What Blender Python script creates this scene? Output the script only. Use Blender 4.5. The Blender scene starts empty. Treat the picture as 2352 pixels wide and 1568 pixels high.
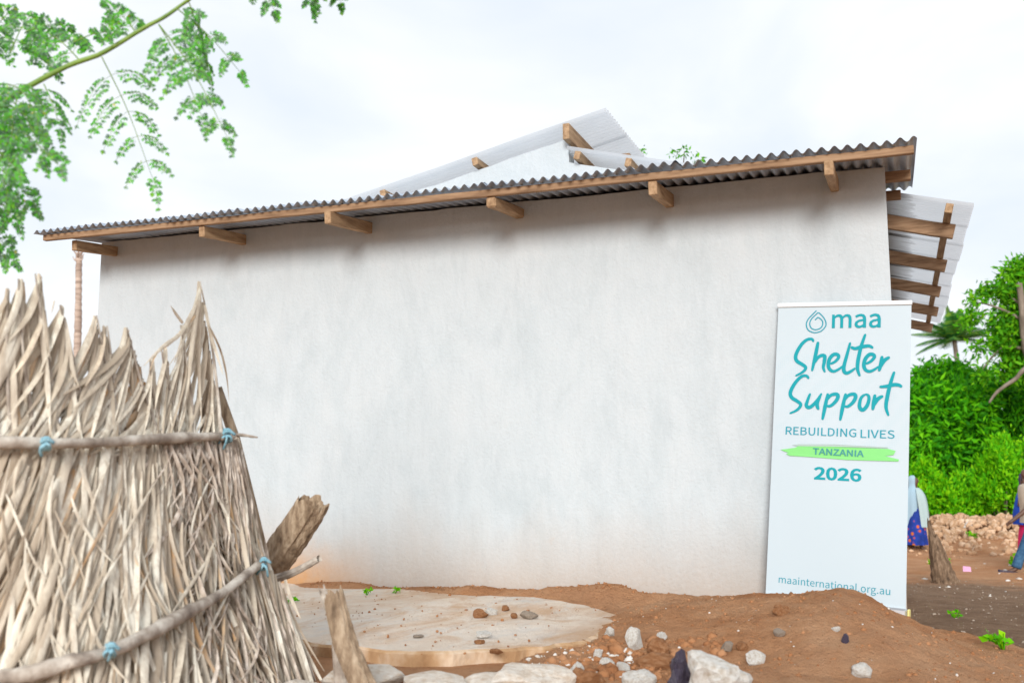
import bpy, bmesh, math, random
import numpy as np
from mathutils import Vector, Matrix, noise as mnoise

random.seed(7); rng = np.random.default_rng(7)
scene = bpy.context.scene
col = scene.collection
R = math.radians

# ------------------------------------------------------------------ camera, sky, sun, exposure
F = 2287.0; CX, CY = 1176.0, 784.0          # a 35 mm lens on a 2352 x 1568 grid
PITCH = math.atan(304 / F); YAW = math.atan(884 / F); CZ = 1.7
cam_d = bpy.data.cameras.new('camera'); cam = bpy.data.objects.new('camera', cam_d); col.objects.link(cam)
cam_d.sensor_width = 36; cam_d.lens = 36 * F / 2352; cam_d.clip_start = .05; cam_d.clip_end = 2000
cam.location = (0, 0, CZ); cam.rotation_euler = (math.pi / 2 + PITCH, 0, YAW)
scene.camera = cam
cam_d.dof.use_dof = True; cam_d.dof.focus_distance = 7.2; cam_d.dof.aperture_fstop = 2.4

SUN_EL, SUN_AZ = R(18), R(13)                # azimuth: from the camera side, swung to the right
sun_dir = Vector((math.sin(SUN_AZ) * math.cos(SUN_EL), -math.cos(SUN_AZ) * math.cos(SUN_EL), math.sin(SUN_EL)))
sd = bpy.data.lights.new('sun', 'SUN'); sd.energy = 2.4; sd.angle = R(19); sd.color = (1, .97, .93)
so = bpy.data.objects.new('sun', sd); col.objects.link(so)
so.rotation_euler = sun_dir.to_track_quat('Z', 'Y').to_euler()

world = bpy.data.worlds.new('World'); scene.world = world; world.use_nodes = True
nt = world.node_tree; nt.nodes.clear()
def N(nt, t, **k):
    n = nt.nodes.new(t)
    for a, b in k.items(): setattr(n, a, b)
    return n
L = nt.links.new
out = N(nt, 'ShaderNodeOutputWorld'); bg = N(nt, 'ShaderNodeBackground'); bg.inputs[1].default_value = .1
sky = N(nt, 'ShaderNodeTexSky', sky_type='NISHITA'); sky.sun_disc = False
sky.sun_elevation = SUN_EL; sky.sun_rotation = math.atan2(sun_dir.x, sun_dir.y)
tc = N(nt, 'ShaderNodeTexCoord')
mp = N(nt, 'ShaderNodeMapping'); mp.inputs['Scale'].default_value = (1.0, 1.0, 2.6); mp.inputs['Location'].default_value = (.35, .2, .1)
cn = N(nt, 'ShaderNodeTexNoise'); cn.inputs['Scale'].default_value = 2.3; cn.inputs['Detail'].default_value = 5; cn.inputs['Roughness'].default_value = .5
cn.inputs['Distortion'].default_value = .4
cr = N(nt, 'ShaderNodeValToRGB')
cr.color_ramp.elements[0].position = .34; cr.color_ramp.elements[0].color = (6.0, 6.5, 7.2, 1)
cr.color_ramp.elements[1].position = .58; cr.color_ramp.elements[1].color = (7.45, 7.6, 7.8, 1)
e = cr.color_ramp.elements.new(.46); e.color = (6.6, 6.95, 7.4, 1)
mx = N(nt, 'ShaderNodeMix', data_type='RGBA'); mx.inputs[0].default_value = .93
L(tc.outputs['Generated'], mp.inputs[0]); L(mp.outputs[0], cn.inputs['Vector']); L(cn.outputs['Fac'], cr.inputs[0])
L(sky.outputs[0], mx.inputs[6]); L(cr.outputs[0], mx.inputs[7]); L(mx.outputs[2], bg.inputs[0]); L(bg.outputs[0], out.inputs[0])

scene.view_settings.view_transform = 'Standard'; scene.view_settings.look = 'None'
scene.view_settings.exposure = 0.53; scene.view_settings.gamma = 1.0; scene.view_settings.use_curve_mapping = False
scene.cycles.max_bounces = 8; scene.cycles.transparent_max_bounces = 8

# ------------------------------------------------------------------ helpers
fw = np.array([-math.sin(YAW) * math.cos(PITCH), math.cos(YAW) * math.cos(PITCH), math.sin(PITCH)])
rt = np.array([math.cos(YAW), math.sin(YAW), 0.0]); upv = np.cross(rt, fw); C0 = np.array([0, 0, CZ])
def ray(px, py): return fw + rt * ((px - CX) / F) + upv * ((CY - py) / F)
def aty(px, py, y): d = ray(px, py); return C0 + d * (y / d[1])
def atz(px, py, z): d = ray(px, py); return C0 + d * ((z - CZ) / d[2])
def atd(px, py, dd): return C0 + ray(px, py) * dd

def tag(o, label=None, cat=None, group=None, kind=None):
    if label: o['label'] = label
    if cat: o['category'] = cat
    if group: o['group'] = group
    if kind: o['kind'] = kind
    return o
def empty(name, loc=(0, 0, 0)):
    o = bpy.data.objects.new(name, None); col.objects.link(o); o.location = loc; o.empty_display_size = .2
    return o
bpy.context.view_layer.update()
def link(name, me, mat, parent=None, smooth=False):
    o = bpy.data.objects.new(name, me); col.objects.link(o)
    if mat and not me.materials: me.materials.append(mat)
    if parent is not None:
        o.parent = parent; o.matrix_parent_inverse = Matrix.Translation(-Vector(parent.location))
    if smooth: me.polygons.foreach_set('use_smooth', [True] * len(me.polygons))
    return o
def meshnp(name, V, Fc, mat, parent=None, smooth=False):
    V = np.asarray(V, float); Fc = np.asarray(Fc, int)
    me = bpy.data.meshes.new(name); k = Fc.shape[1]
    me.vertices.add(len(V)); me.vertices.foreach_set('co', V.ravel())
    me.loops.add(Fc.size); me.loops.foreach_set('vertex_index', Fc.ravel())
    me.polygons.add(len(Fc)); me.polygons.foreach_set('loop_start', np.arange(0, Fc.size, k))
    me.update(calc_edges=True); me.validate()
    return link(name, me, mat, parent, smooth)
def meshpy(name, V, Fc, mat, parent=None, smooth=False):
    me = bpy.data.meshes.new(name); me.from_pydata([tuple(v) for v in V], [], Fc); me.update()
    return link(name, me, mat, parent, smooth)
def frombm(name, bm, mat, parent=None, smooth=False):
    me = bpy.data.meshes.new(name); bm.to_mesh(me); bm.free()
    return link(name, me, mat, parent, smooth)
def hexa(name, P, mat, parent=None, bevel=.004, rough=0, seg=1):
    """box from 8 corners: four of the start end, four of the other end; optionally cut and roughened like sawn timber"""
    bm = bmesh.new(); v = [bm.verts.new(tuple(p)) for p in P]
    for f in ((3, 2, 1, 0), (4, 5, 6, 7), (0, 1, 5, 4), (1, 2, 6, 5), (2, 3, 7, 6), (3, 0, 4, 7)): bm.faces.new([v[i] for i in f])
    bmesh.ops.recalc_face_normals(bm, faces=bm.faces)
    if seg > 1:
        le = [e for e in bm.edges if (e.verts[0] in v[:4]) != (e.verts[1] in v[:4])]
        bmesh.ops.subdivide_edges(bm, edges=le, cuts=seg - 1)
    if rough:
        for q in bm.verts:
            n = mnoise.noise_vector(q.co * 3.1); q.co += Vector(n) * rough
    if bevel: bmesh.ops.bevel(bm, geom=list(bm.edges), offset=bevel, segments=1, affect='EDGES')
    return frombm(name, bm, mat, parent)
def timber(name, a, b, w, h, mat, parent, upd=(0, 0, 1), rough=.004, seg=6, bevel=.004):
    """sawn timber from a to b, w wide and h high, centred on the line"""
    a = Vector(a); b = Vector(b); t = (b - a).normalized(); s = t.cross(Vector(upd)).normalized(); u = s.cross(t)
    P = []
    for c in (a, b):
        P += [c - s * w / 2 - u * h / 2, c + s * w / 2 - u * h / 2, c + s * w / 2 + u * h / 2, c - s * w / 2 + u * h / 2]
    return hexa(name, P, mat, parent, bevel, rough, seg)
def tube_data(pts, rad, n=8, rough=0, seed=0, flat=1.0):
    pts = np.asarray(pts, float); m = len(pts); rad = np.broadcast_to(rad, m)
    T = np.gradient(pts, axis=0); T /= np.linalg.norm(T, axis=1)[:, None] + 1e-9
    ref = np.array([0, 0, 1.0]) if abs(T[:, 2]).mean() < .8 else np.array([0, 1.0, 0])
    A = np.cross(T, ref); A /= np.linalg.norm(A, axis=1)[:, None]; B = np.cross(A, T)
    g = np.random.default_rng(seed); an = np.linspace(0, 2 * np.pi, n, endpoint=False)
    rr = 1 + rough * g.standard_normal((m, n)) if rough else np.ones((m, n))
    V = pts[:, None] + (np.cos(an)[None, :, None] * A[:, None] + flat * np.sin(an)[None, :, None] * B[:, None]) * (rad[:, None] * rr)[..., None]
    V = V.reshape(-1, 3); Fc = []
    for i in range(m - 1):
        for j in range(n):
            k = (j + 1) % n; Fc.append((i * n + j, i * n + k, (i + 1) * n + k, (i + 1) * n + j))
    V = np.vstack([V, pts[:1], pts[-1:]]); a = m * n; b = a + 1
    for j in range(n):
        k = (j + 1) % n; Fc.append((a, k, j)); Fc.append((b, (m - 1) * n + j, (m - 1) * n + k))
    return V, Fc
def tube(name, pts, rad, mat, parent=None, n=8, rough=0, seed=0, smooth=True, flat=1.0):
    V, Fc = tube_data(pts, rad, n, rough, seed, flat); return meshpy(name, V, Fc, mat, parent, smooth)
def tubes(name, lst, mat, parent=None, n=6, rough=0, smooth=True):
    VV, FF, o = [], [], 0
    for i, (p, r) in enumerate(lst):
        V, Fc = tube_data(p, r, n, rough, i); VV.append(V); FF += [tuple(k + o for k in f) for f in Fc]; o += len(V)
    return meshpy(name, np.vstack(VV), FF, mat, parent, smooth)
def spline(P, n):
    P = np.asarray(P, float); k = len(P); out = []
    for t in np.linspace(0, k - 1, n):
        i = min(int(t), k - 2); f = t - i
        p0, p1, p2, p3 = P[max(i - 1, 0)], P[i], P[i + 1], P[min(i + 2, k - 1)]
        out.append(.5 * ((2 * p1) + (p2 - p0) * f + (2 * p0 - 5 * p1 + 4 * p2 - p3) * f * f + (3 * p1 - p0 - 3 * p2 + p3) * f ** 3))
    return np.array(out)
def vnoise(x, y, seed=0):
    """value noise on arrays"""
    xi = np.floor(x).astype(int); yi = np.floor(y).astype(int); fx = x - xi; fy = y - yi
    fx = fx * fx * (3 - 2 * fx); fy = fy * fy * (3 - 2 * fy)
    def h(a, b):
        v = np.sin(a * 127.1 + b * 311.7 + seed * 74.7) * 43758.5453; return v - np.floor(v)
    return (h(xi, yi) * (1 - fx) + h(xi + 1, yi) * fx) * (1 - fy) + (h(xi, yi + 1) * (1 - fx) + h(xi + 1, yi + 1) * fx) * fy
def fbm(x, y, seed=0, o=4):
    s = 0; a = 1; t = 0
    for i in range(o): s = s + a * (vnoise(x * 2 ** i, y * 2 ** i, seed + i) - .5); t += a; a *= .5
    return s / t

# ------------------------------------------------------------------ materials
def material(name, rough=.8, spec=.3, metal=0):
    m = bpy.data.materials.new(name); m.use_nodes = True; nt = m.node_tree
    b = nt.nodes['Principled BSDF']; b.inputs['Roughness'].default_value = rough; b.inputs['Metallic'].default_value = metal
    b.inputs['Specular IOR Level'].default_value = spec
    return m, nt, b
def ramp(nt, fac, stops):
    r = N(nt, 'ShaderNodeValToRGB'); el = r.color_ramp.elements
    el[0].position, el[0].color = stops[0][0], (*stops[0][1], 1); el[1].position, el[1].color = stops[-1][0], (*stops[-1][1], 1)
    for p, c in stops[1:-1]: q = el.new(p); q.color = (*c, 1)
    nt.links.new(fac, r.inputs[0]); return r.outputs[0]
def tex(nt, scale=5, detail=6, rough=.6, stretch=(1, 1, 1), coord='Object', dist=0):
    t = N(nt, 'ShaderNodeTexCoord'); m = N(nt, 'ShaderNodeMapping'); m.inputs['Scale'].default_value = stretch
    n = N(nt, 'ShaderNodeTexNoise'); n.inputs['Scale'].default_value = scale; n.inputs['Detail'].default_value = detail
    n.inputs['Roughness'].default_value = rough; n.inputs['Distortion'].default_value = dist
    nt.links.new(t.outputs[coord], m.inputs[0]); nt.links.new(m.outputs[0], n.inputs['Vector']); return n.outputs['Fac']
def mixc(nt, fac, a, b, mode='MIX'):
    m = N(nt, 'ShaderNodeMix', data_type='RGBA', blend_type=mode)
    for v, i in ((fac, 0), (a, 6), (b, 7)):
        if isinstance(v, (int, float)): m.inputs[i].default_value = v
        elif isinstance(v, tuple): m.inputs[i].default_value = (*v, 1)
        else: nt.links.new(v, m.inputs[i])
    return m.outputs[2]
def mth(nt, op, a, b=0, c=0, clamp=False):
    m = N(nt, 'ShaderNodeMath', operation=op); m.use_clamp = clamp
    for i, v in enumerate((a, b, c)):
        if isinstance(v, (int, float)): m.inputs[i].default_value = v
        else: nt.links.new(v, m.inputs[i])
    return m.outputs[0]
def bump(nt, b, h, strength=.4, dist=.02):
    n = N(nt, 'ShaderNodeBump'); n.inputs['Strength'].default_value = strength; n.inputs['Distance'].default_value = dist
    nt.links.new(h, n.inputs['Height']); nt.links.new(n.outputs[0], b.inputs['Normal'])
def posxyz(nt):
    g = N(nt, 'ShaderNodeNewGeometry'); s = N(nt, 'ShaderNodeSeparateXYZ'); nt.links.new(g.outputs['Position'], s.inputs[0]); return s.outputs
def simple(name, stops, scale=6, rough=.8, spec=.3, metal=0, stretch=(1, 1, 1), bmp=.3, bdist=.01, detail=6, bscale=None, nrough=.6):
    m, nt, b = material(name, rough, spec, metal); f = tex(nt, scale, detail, nrough, stretch)
    nt.links.new(ramp(nt, f, stops), b.inputs['Base Color'])
    if bmp: bump(nt, b, tex(nt, bscale or scale * 3, 6, .65, stretch), bmp, bdist)
    return m
def plain(name, c, rough=.7, spec=.3):
    m, nt, b = material(name, rough, spec); b.inputs['Base Color'].default_value = (*c, 1); return m
def leafmat(name, stops, rough=.45, trans=.35, spec=.4, noise=.0):
    m, nt, b = material(name, rough, spec)
    g = N(nt, 'ShaderNodeNewGeometry'); oi = N(nt, 'ShaderNodeObjectInfo')
    f = mth(nt, 'FRACT', mth(nt, 'ADD', g.outputs['Random Per Island'], oi.outputs['Random']))
    if noise:
        f = mth(nt, 'ADD', mth(nt, 'MULTIPLY', f, 1 - noise), mth(nt, 'MULTIPLY', tex(nt, 1.1, 3), noise))
    c = ramp(nt, f, stops); nt.links.new(c, b.inputs['Base Color'])
    tr = N(nt, 'ShaderNodeBsdfTranslucent'); nt.links.new(c, tr.inputs[0])
    ms = N(nt, 'ShaderNodeMixShader'); ms.inputs[0].default_value = trans
    o = nt.nodes['Material Output']; nt.links.new(b.outputs[0], ms.inputs[1]); nt.links.new(tr.outputs[0], ms.inputs[2]); nt.links.new(ms.outputs[0], o.inputs[0])
    return m

# whitewashed plaster with trowel marks and splashed red earth near the ground
m_wall, nt, b = material('whitewash', .85, .2)
p = posxyz(nt)
base = ramp(nt, tex(nt, 2.6, 9, .72, (1, 1, .5), dist=.5), [(.3, (.44, .49, .515)), (.5, (.49, .535, .56)), (.7, (.52, .555, .575))])
base = mixc(nt, mth(nt, 'MULTIPLY', ramp(nt, tex(nt, 17, 8, .75, (1, 1, .16)), [(.5, (0, 0, 0)), (.72, (1, 1, 1))]), .3), base, (.40, .44, .46))
base = mixc(nt, mth(nt, 'MULTIPLY', ramp(nt, tex(nt, 4.2, 9, .75, (1, 1, .38), dist=.8), [(.50, (0, 0, 0)), (.70, (1, 1, 1))]), .38), base, (.39, .435, .46))
base = mixc(nt, ramp(nt, tex(nt, 7, 3, .5), [(.74, (0, 0, 0)), (.80, (.5, .5, .5))]), base, (.5, .5, .5))
scr = tex(nt, 11, 3, .55, (1, 1, 2.2), dist=2.2)
scr = mth(nt, 'LESS_THAN', mth(nt, 'ABSOLUTE', mth(nt, 'SUBTRACT', scr, .5)), .0035)
scr = mth(nt, 'MULTIPLY', mth(nt, 'MULTIPLY', scr, ramp(nt, tex(nt, 2.3, 3), [(.55, (0, 0, 0)), (.62, (1, 1, 1))])), .35)
base = mixc(nt, scr, base, (.25, .25, .25))
hz = mth(nt, 'SUBTRACT', p[2], .87)
spl = mth(nt, 'SUBTRACT', 1.0, mth(nt, 'DIVIDE', hz, mth(nt, 'ADD', .16, mth(nt, 'MULTIPLY', tex(nt, 1.5, 6, .65, (1, 1, .3)), 1.0))), clamp=True)
spl = mth(nt, 'MULTIPLY', mth(nt, 'POWER', spl, 1.3), mth(nt, 'ADD', .45, mth(nt, 'MULTIPLY', tex(nt, 30, 6, .7), .5)))
base = mixc(nt, spl, base, (.38, .29, .22))
lft = mth(nt, 'SUBTRACT', 1.0, mth(nt, 'DIVIDE', mth(nt, 'ABSOLUTE', mth(nt, 'ADD', p[0], 4.5)), .75), clamp=True)
lft = mth(nt, 'MULTIPLY', lft, mth(nt, 'SUBTRACT', 1.0, mth(nt, 'DIVIDE', hz, mth(nt, 'ADD', .12, mth(nt, 'MULTIPLY', tex(nt, 4, 5), .5))), clamp=True))
base = mixc(nt, mth(nt, 'MULTIPLY', mth(nt, 'MULTIPLY', lft, mth(nt, 'ADD', .35, tex(nt, 14, 7, .75))), 1.05, clamp=True), base, (.52, .28, .12))
nt.links.new(base, b.inputs['Base Color'])
bump(nt, b, mth(nt, 'ADD', tex(nt, 2.2, 8, .6, (1, 1, .6)), mth(nt, 'MULTIPLY', tex(nt, 40, 5, .6), .2)), .6, .04)

m_wood = simple('sawn_timber', [(.25, (.17, .085, .04)), (.5, (.30, .165, .085)), (.75, (.42, .25, .14))], 5, .75, .2, 0, (1.2, 1.2, 6), .4, .006)
m_woodx = simple('sawn_timber_long', [(.25, (.12, .07, .04)), (.5, (.29, .18, .105)), (.78, (.42, .28, .175))], 4, .75, .2, 0, (1, 9, 9), .4, .006)
m_woody = simple('sawn_timber_deep', [(.25, (.19, .11, .06)), (.5, (.36, .235, .135)), (.78, (.50, .34, .21))], 4, .75, .2, 0, (9, 1, 9), .4, .006)
m_zinc = simple('galvanised_sheet', [(.3, (.34, .40, .49)), (.6, (.45, .52, .61)), (.8, (.54, .60, .67))], 3, .45, .5, .15, (1, 1, 1), .08, .003)
m_zincw, nt, b = material('brightened_galvanised_sheet', .4, .5, .05)  # pale tone and translucency added to make the sheet undersides look bright
p = posxyz(nt)
cz = ramp(nt, tex(nt, 2.5, 5), [(.3, (.82, .84, .855)), (.7, (.89, .90, .91))])
dirt = mth(nt, 'SUBTRACT', 1.0, mth(nt, 'DIVIDE', p[0], mth(nt, 'ADD', .06, mth(nt, 'MULTIPLY', tex(nt, 6, 6, .7, (.5, 3, 1)), .3))), clamp=True)
gate = mth(nt, 'GREATER_THAN', p[0], -.05)
dirt = mth(nt, 'MULTIPLY', mth(nt, 'MULTIPLY', mth(nt, 'POWER', dirt, .6), gate), .9)
cf = mixc(nt, dirt, cz, (.11, .085, .065)); nt.links.new(cf, b.inputs['Base Color'])
tr = N(nt, 'ShaderNodeBsdfTranslucent'); nt.links.new(cf, tr.inputs[0]); ms = N(nt, 'ShaderNodeMixShader'); ms.inputs[0].default_value = .8
o_ = nt.nodes['Material Output']; nt.links.new(b.outputs[0], ms.inputs[1]); nt.links.new(tr.outputs[0], ms.inputs[2]); nt.links.new(ms.outputs[0], o_.inputs[0])

# soils
def soil(name, stops, dark, pale):
    m, nt, b = material(name, .95, .1)
    f = tex(nt, 2.2, 8, .65, coord='Object'); c = ramp(nt, f, stops)
    f2 = tex(nt, 26, 6, .7); c = mixc(nt, ramp(nt, f2, [(.33, (.5, .5, .5)), (.47, (0, 0, 0))]), c, dark)
    c = mixc(nt, ramp(nt, tex(nt, 44, 4, .6), [(.66, (0, 0, 0)), (.74, (.55, .55, .55))]), c, pale)
    return m, nt, b, c
m_soil, nt, b, c = soil('red_soil', [(.3, (.40, .175, .078)), (.5, (.53, .26, .125)), (.7, (.62, .355, .20))], (.27, .115, .05), (.60, .46, .34))
p = posxyz(nt)
# greyer, darker ground tone right of the house, ending at a ragged far edge
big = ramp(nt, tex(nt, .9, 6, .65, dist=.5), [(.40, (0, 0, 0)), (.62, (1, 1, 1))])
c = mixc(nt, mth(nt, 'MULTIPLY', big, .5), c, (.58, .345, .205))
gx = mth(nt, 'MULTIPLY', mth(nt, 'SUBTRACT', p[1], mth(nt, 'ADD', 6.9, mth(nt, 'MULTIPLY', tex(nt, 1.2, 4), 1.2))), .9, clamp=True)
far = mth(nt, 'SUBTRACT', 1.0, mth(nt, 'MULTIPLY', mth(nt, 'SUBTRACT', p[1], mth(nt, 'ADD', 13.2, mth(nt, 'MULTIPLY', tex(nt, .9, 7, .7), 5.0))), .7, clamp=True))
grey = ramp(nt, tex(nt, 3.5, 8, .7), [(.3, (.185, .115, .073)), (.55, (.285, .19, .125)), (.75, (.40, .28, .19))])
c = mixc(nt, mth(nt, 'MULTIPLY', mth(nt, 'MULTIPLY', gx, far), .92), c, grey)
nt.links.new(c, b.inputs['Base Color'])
bump(nt, b, mth(nt, 'ADD', tex(nt, 12, 8, .75), mth(nt, 'MULTIPLY', tex(nt, 60, 5, .7), .5)), 1.0, .06)
m_clod = simple('earth_clod', [(.3, (.27, .115, .05)), (.5, (.38, .18, .083)), (.75, (.50, .28, .155))], 3.5, .95, .1, 0, (1, 1, 1), .8, .02, bscale=40)
m_white = simple('white_limestone', [(.3, (.46, .39, .31)), (.5, (.64, .61, .56)), (.7, (.74, .73, .70))], 5, .85, .2, 0, (1, 1, 1), .7, .02, bscale=30)
m_greyst = simple('grey_stone', [(.3, (.22, .175, .135)), (.7, (.44, .36, .29))], 12, .9, .2, 0, (1, 1, 1), .7, .02, bscale=36)
m_coral = simple('orange_rubble', [(.25, (.30, .17, .09)), (.5, (.55, .35, .21)), (.75, (.74, .58, .44))], 1.6, .9, .15, 0, (1, 1, 1), .8, .03, bscale=12)
m_dark = simple('dark_scrap', [(.3, (.02, .015, .03)), (.7, (.06, .045, .075))], 9, .35, .5, 0, (1, 1, 1), .5, .02)
m_slab, nt, b = material('cement_floor', .9, .15)
c = ramp(nt, tex(nt, 1.4, 7, .6), [(.3, (.72, .54, .40)), (.5, (.82, .70, .58)), (.7, (.85, .77, .68))])
c = mixc(nt, ramp(nt, tex(nt, 3, 8, .75, (1.6, .7, 1)), [(.5, (0, 0, 0)), (.72, (.8, .8, .8))]), c, (.66, .63, .60))
c = mixc(nt, ramp(nt, tex(nt, 2.1, 8, .75, (1.4, .6, 1), dist=.8), [(.47, (0, 0, 0)), (.62, (.85, .85, .85))]), c, (.64, .42, .26))
c = mixc(nt, ramp(nt, tex(nt, 22, 5, .7), [(.66, (0, 0, 0)), (.74, (.8, .8, .8))]), c, (.33, .19, .10))
px_ = posxyz(nt); smear = mth(nt, 'MULTIPLY', mth(nt, 'ADD', px_[0], mth(nt, 'ADD', 1.45, mth(nt, 'MULTIPLY', tex(nt, 3.0, 7, .7, (1.3, .7, 1)), 1.15))), 1.8, clamp=True)
c = mixc(nt, mth(nt, 'MULTIPLY', smear, .75), c, (.50, .30, .17))
nt.links.new(c, b.inputs['Base Color']); bump(nt, b, mth(nt, 'ADD', tex(nt, 5, 8, .75), mth(nt, 'MULTIPLY', tex(nt, 40, 6, .7), .3)), .9, .05)
m_slabedge = simple('cement_edge', [(.3, (.30, .16, .075)), (.5, (.46, .29, .16)), (.68, (.66, .53, .40))], 4, .95, .1, 0, (1, 1, .5), .7, .02, bscale=18)
m_found = simple('pale_plaster_rock', [(.3, (.55, .43, .32)), (.5, (.70, .62, .53)), (.75, (.80, .76, .70))], 5, .9, .15, 0, (1, 1, 1), .7, .03, bscale=14)

# ------------------------------------------------------------------ ground
CREST = np.array([(-2.6, .80), (-2.0, .80), (-1.756, .81), (-1.31, .915), (-.94, .965), (-.70, .992), (-.36, 1.045), (-.19, 1.0), (-.08, .93), (.0, .90), (.1, .845), (.25, .785), (.56, .705), (1.2, .58), (2.2, .42), (4, .25)])
def ground_z(x, y, detail=True):
    x = np.asarray(x, float); y = np.asarray(y, float)
    sm = lambda a, b, v: (lambda t: t * t * (3 - 2 * t))(np.clip((v - a) / (b - a), 0, 1))
    right = np.interp(y, [5.5, 6.6, 7.2, 8, 9.5, 11, 14, 18, 25, 60], [.55, .52, .46, .40, .32, .24, .14, .10, .08, .0])
    k = sm(-.3, 1.4, x - .12 * (7 - np.clip(y, 0, 7))) 
    left = np.interp(y, [-60, -5, 0, 4, 4.6, 5.4, 7, 9, 13.3, 14.2, 30, 60], [0, .5, .56, .60, .65, .745, .80, .8, .7, .14, .06, 0])
    z = left * (1 - sm(.0, 1.6, x)) + (right * sm(4.5, 7, y) + (1 - sm(4.5, 7, y)) * np.interp(x, [0, 1.6, 6], [.72, .5, .2])) * sm(.0, 1.6, x)
    z = np.where(y > 6.62, np.where(x > -.02, right + .0 * x, z), z)
    zc = np.interp(x, CREST[:, 0], CREST[:, 1]); yc = np.interp(x, [-2, -.2, .6, 2], [6.3, 6.22, 5.95, 5.6])
    s = np.where(y < yc, 1.35, .42 + .0 * x)
    z = z + np.maximum(zc - z, 0) * np.exp(-((y - yc) / s) ** 2) * sm(-2.6, -1.5, x) * (1 - sm(2.5, 4.2, x))
    # earth thrown up along the foot of the wall
    z = np.maximum(z, np.where((y < 7.3) & (x < 0), .80 + (.075 + .05 * fbm(x * 2.5, y * 2.5, 5) + .06 * np.exp(-((x + 1.95) / .22) ** 2)) * np.exp(-((y - 6.86) / .16) ** 2) * sm(-4.7, -4.2, x) * (1 - sm(-.9, -.3, x)), -9))
    # rubble beyond, under the bushes
    cxr, cyr = atd(2250, 1205, 23.0)[:2]
    z = z + (.62 + .5 * fbm(x * .9, y * .9, 31)) * np.exp(-(((x - cxr) / 3.4) ** 2 + ((y - cyr) / 1.7) ** 2))
    if detail:
        near = np.exp(-np.maximum(np.hypot(x + .5, y - 6) - 3, 0) / 6)
        z = z + .05 * near * fbm(x * 2.0, y * 2.0, 1) + .042 * near * fbm(x * 6.5, y * 6.5, 2) + .024 * near * fbm(x * 28, y * 28, 3, 3) + .25 * fbm(x * .15, y * .15, 9) * (1 - near) * .4
        onslab = (x < -1.80 + .55 * fbm(x * 2.2, y * 2.2, 14)) & (y > 4.2)
        z = np.where(onslab & (y < 6.6), np.minimum(z, .775), z)
    return z
def axis(lo, hi, step, far):
    a = np.arange(lo, hi + 1e-6, step); d = step; l = []
    v = hi
    while v < far: d *= 1.13; v += d; l.append(v)
    l2 = []; v = lo; d = step
    while v > -far: d *= 1.13; v -= d; l2.append(v)
    return np.concatenate([l2[::-1], a, l])
gxs = axis(-3.2, 2.6, .022, 900); gys = axis(4.0, 9.4, .024, 900)
GX, GY = np.meshgrid(gxs, gys); GZ = ground_z(GX, GY)
V = np.stack([GX, GY, GZ], -1).reshape(-1, 3); nx = len(gxs); ny = len(gys)
I = np.arange(nx * ny).reshape(ny, nx)
Fq = np.stack([I[:-1, :-1], I[:-1, 1:], I[1:, 1:], I[1:, :-1]], -1).reshape(-1, 4)
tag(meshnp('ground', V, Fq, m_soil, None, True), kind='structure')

# cement apron in front of the wall
edge = [(690, 1345, 6.85), (1000, 1355, 6.88), (1300, 1380, 6.7)]
EP = [(-5.4, 6.86), (-3.3, 6.86), (-2.62, 6.84), (-2.25, 6.66), (-1.95, 6.42), (-1.62, 6.10), (-1.58, 5.6), (-1.56, 5.15)]
EP += [tuple(atz(px, py, .842)[:2]) for px, py in ((1300, 1476), (1240, 1483), (1177, 1488), (1060, 1494), (945, 1501), (842, 1489), (700, 1470))] + [(-4.0, 4.95), (-5.4, 5.3)]
def outline(P, step=.06):
    o = []
    for a, c in zip(P, P[1:] + P[:1]):
        a = np.array(a); c = np.array(c); k = max(1, int(np.linalg.norm(c - a) / step)); o += [a + (c - a) * i / k for i in range(k)]
    return np.array(o)
EPs = outline(EP); EPs = EPs + np.stack([fbm(EPs[:, 0] * 7, EPs[:, 1] * 7, 21), fbm(EPs[:, 0] * 7, EPs[:, 1] * 7, 22)], -1) * .11
bm = bmesh.new()
lay = []
for dz, sh in ((.0, .012), (-.012, 0), (-.085, .006), (-.20, .03)):
    cen = EPs.mean(0); lay.append([bm.verts.new((q[0] + (cen[0] - q[0]) * sh, q[1] + (cen[1] - q[1]) * sh, .842 + dz + .006 * math.sin(q[0] * 5))) for q in EPs])
n = len(EPs); top = bm.faces.new(lay[0])
for a, c in zip(lay[:-1], lay[1:]):
    for i in range(n): bm.faces.new((a[i], c[i], c[(i + 1) % n], a[(i + 1) % n])).material_index = 1
bmesh.ops.recalc_face_normals(bm, faces=bm.faces)
slab = frombm('cement_floor', bm, m_slab); slab.data.materials.append(m_slabedge)
tag(slab, kind='structure')

# ------------------------------------------------------------------ house
house = tag(empty('plastered_house', (-3.3, 6.9, .8)), 'single storey whitewashed house with corrugated metal roofs on timber rafters', 'house')
WL, WR, WY = -6.656, 0.0, 6.9
def lean_z(x, y): return 3.70 - .007 * (x + 3.3) + .1 * (y - 6.3)          # underside of the front roof sheets
def wall_panel(name, pts, y0, y1, cuts=None):
    """upright wall with an uneven top: pts = (x, ztop) along x"""
    Vv = []; Fc = []
    for (x, z) in pts: Vv += [(x, y0, .3), (x, y0, z), (x, y1, z), (x, y1, .3)]
    for i in range(len(pts) - 1):
        for j in range(4): a = i * 4 + j; c = i * 4 + (j + 1) % 4; Fc.append((c, a, a + 4, c + 4))
    Fc += [(0, 1, 2, 3), tuple(len(pts) * 4 - 4 + k for k in (3, 2, 1, 0))]
    bm = bmesh.new(); vs = [bm.verts.new(v) for v in Vv]
    for f in Fc: bm.faces.new([vs[i] for i in f])
    bmesh.ops.recalc_face_normals(bm, faces=bm.faces)
    return frombm(name, bm, m_wall, house)
xs = np.linspace(WL, WR, 160)
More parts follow.
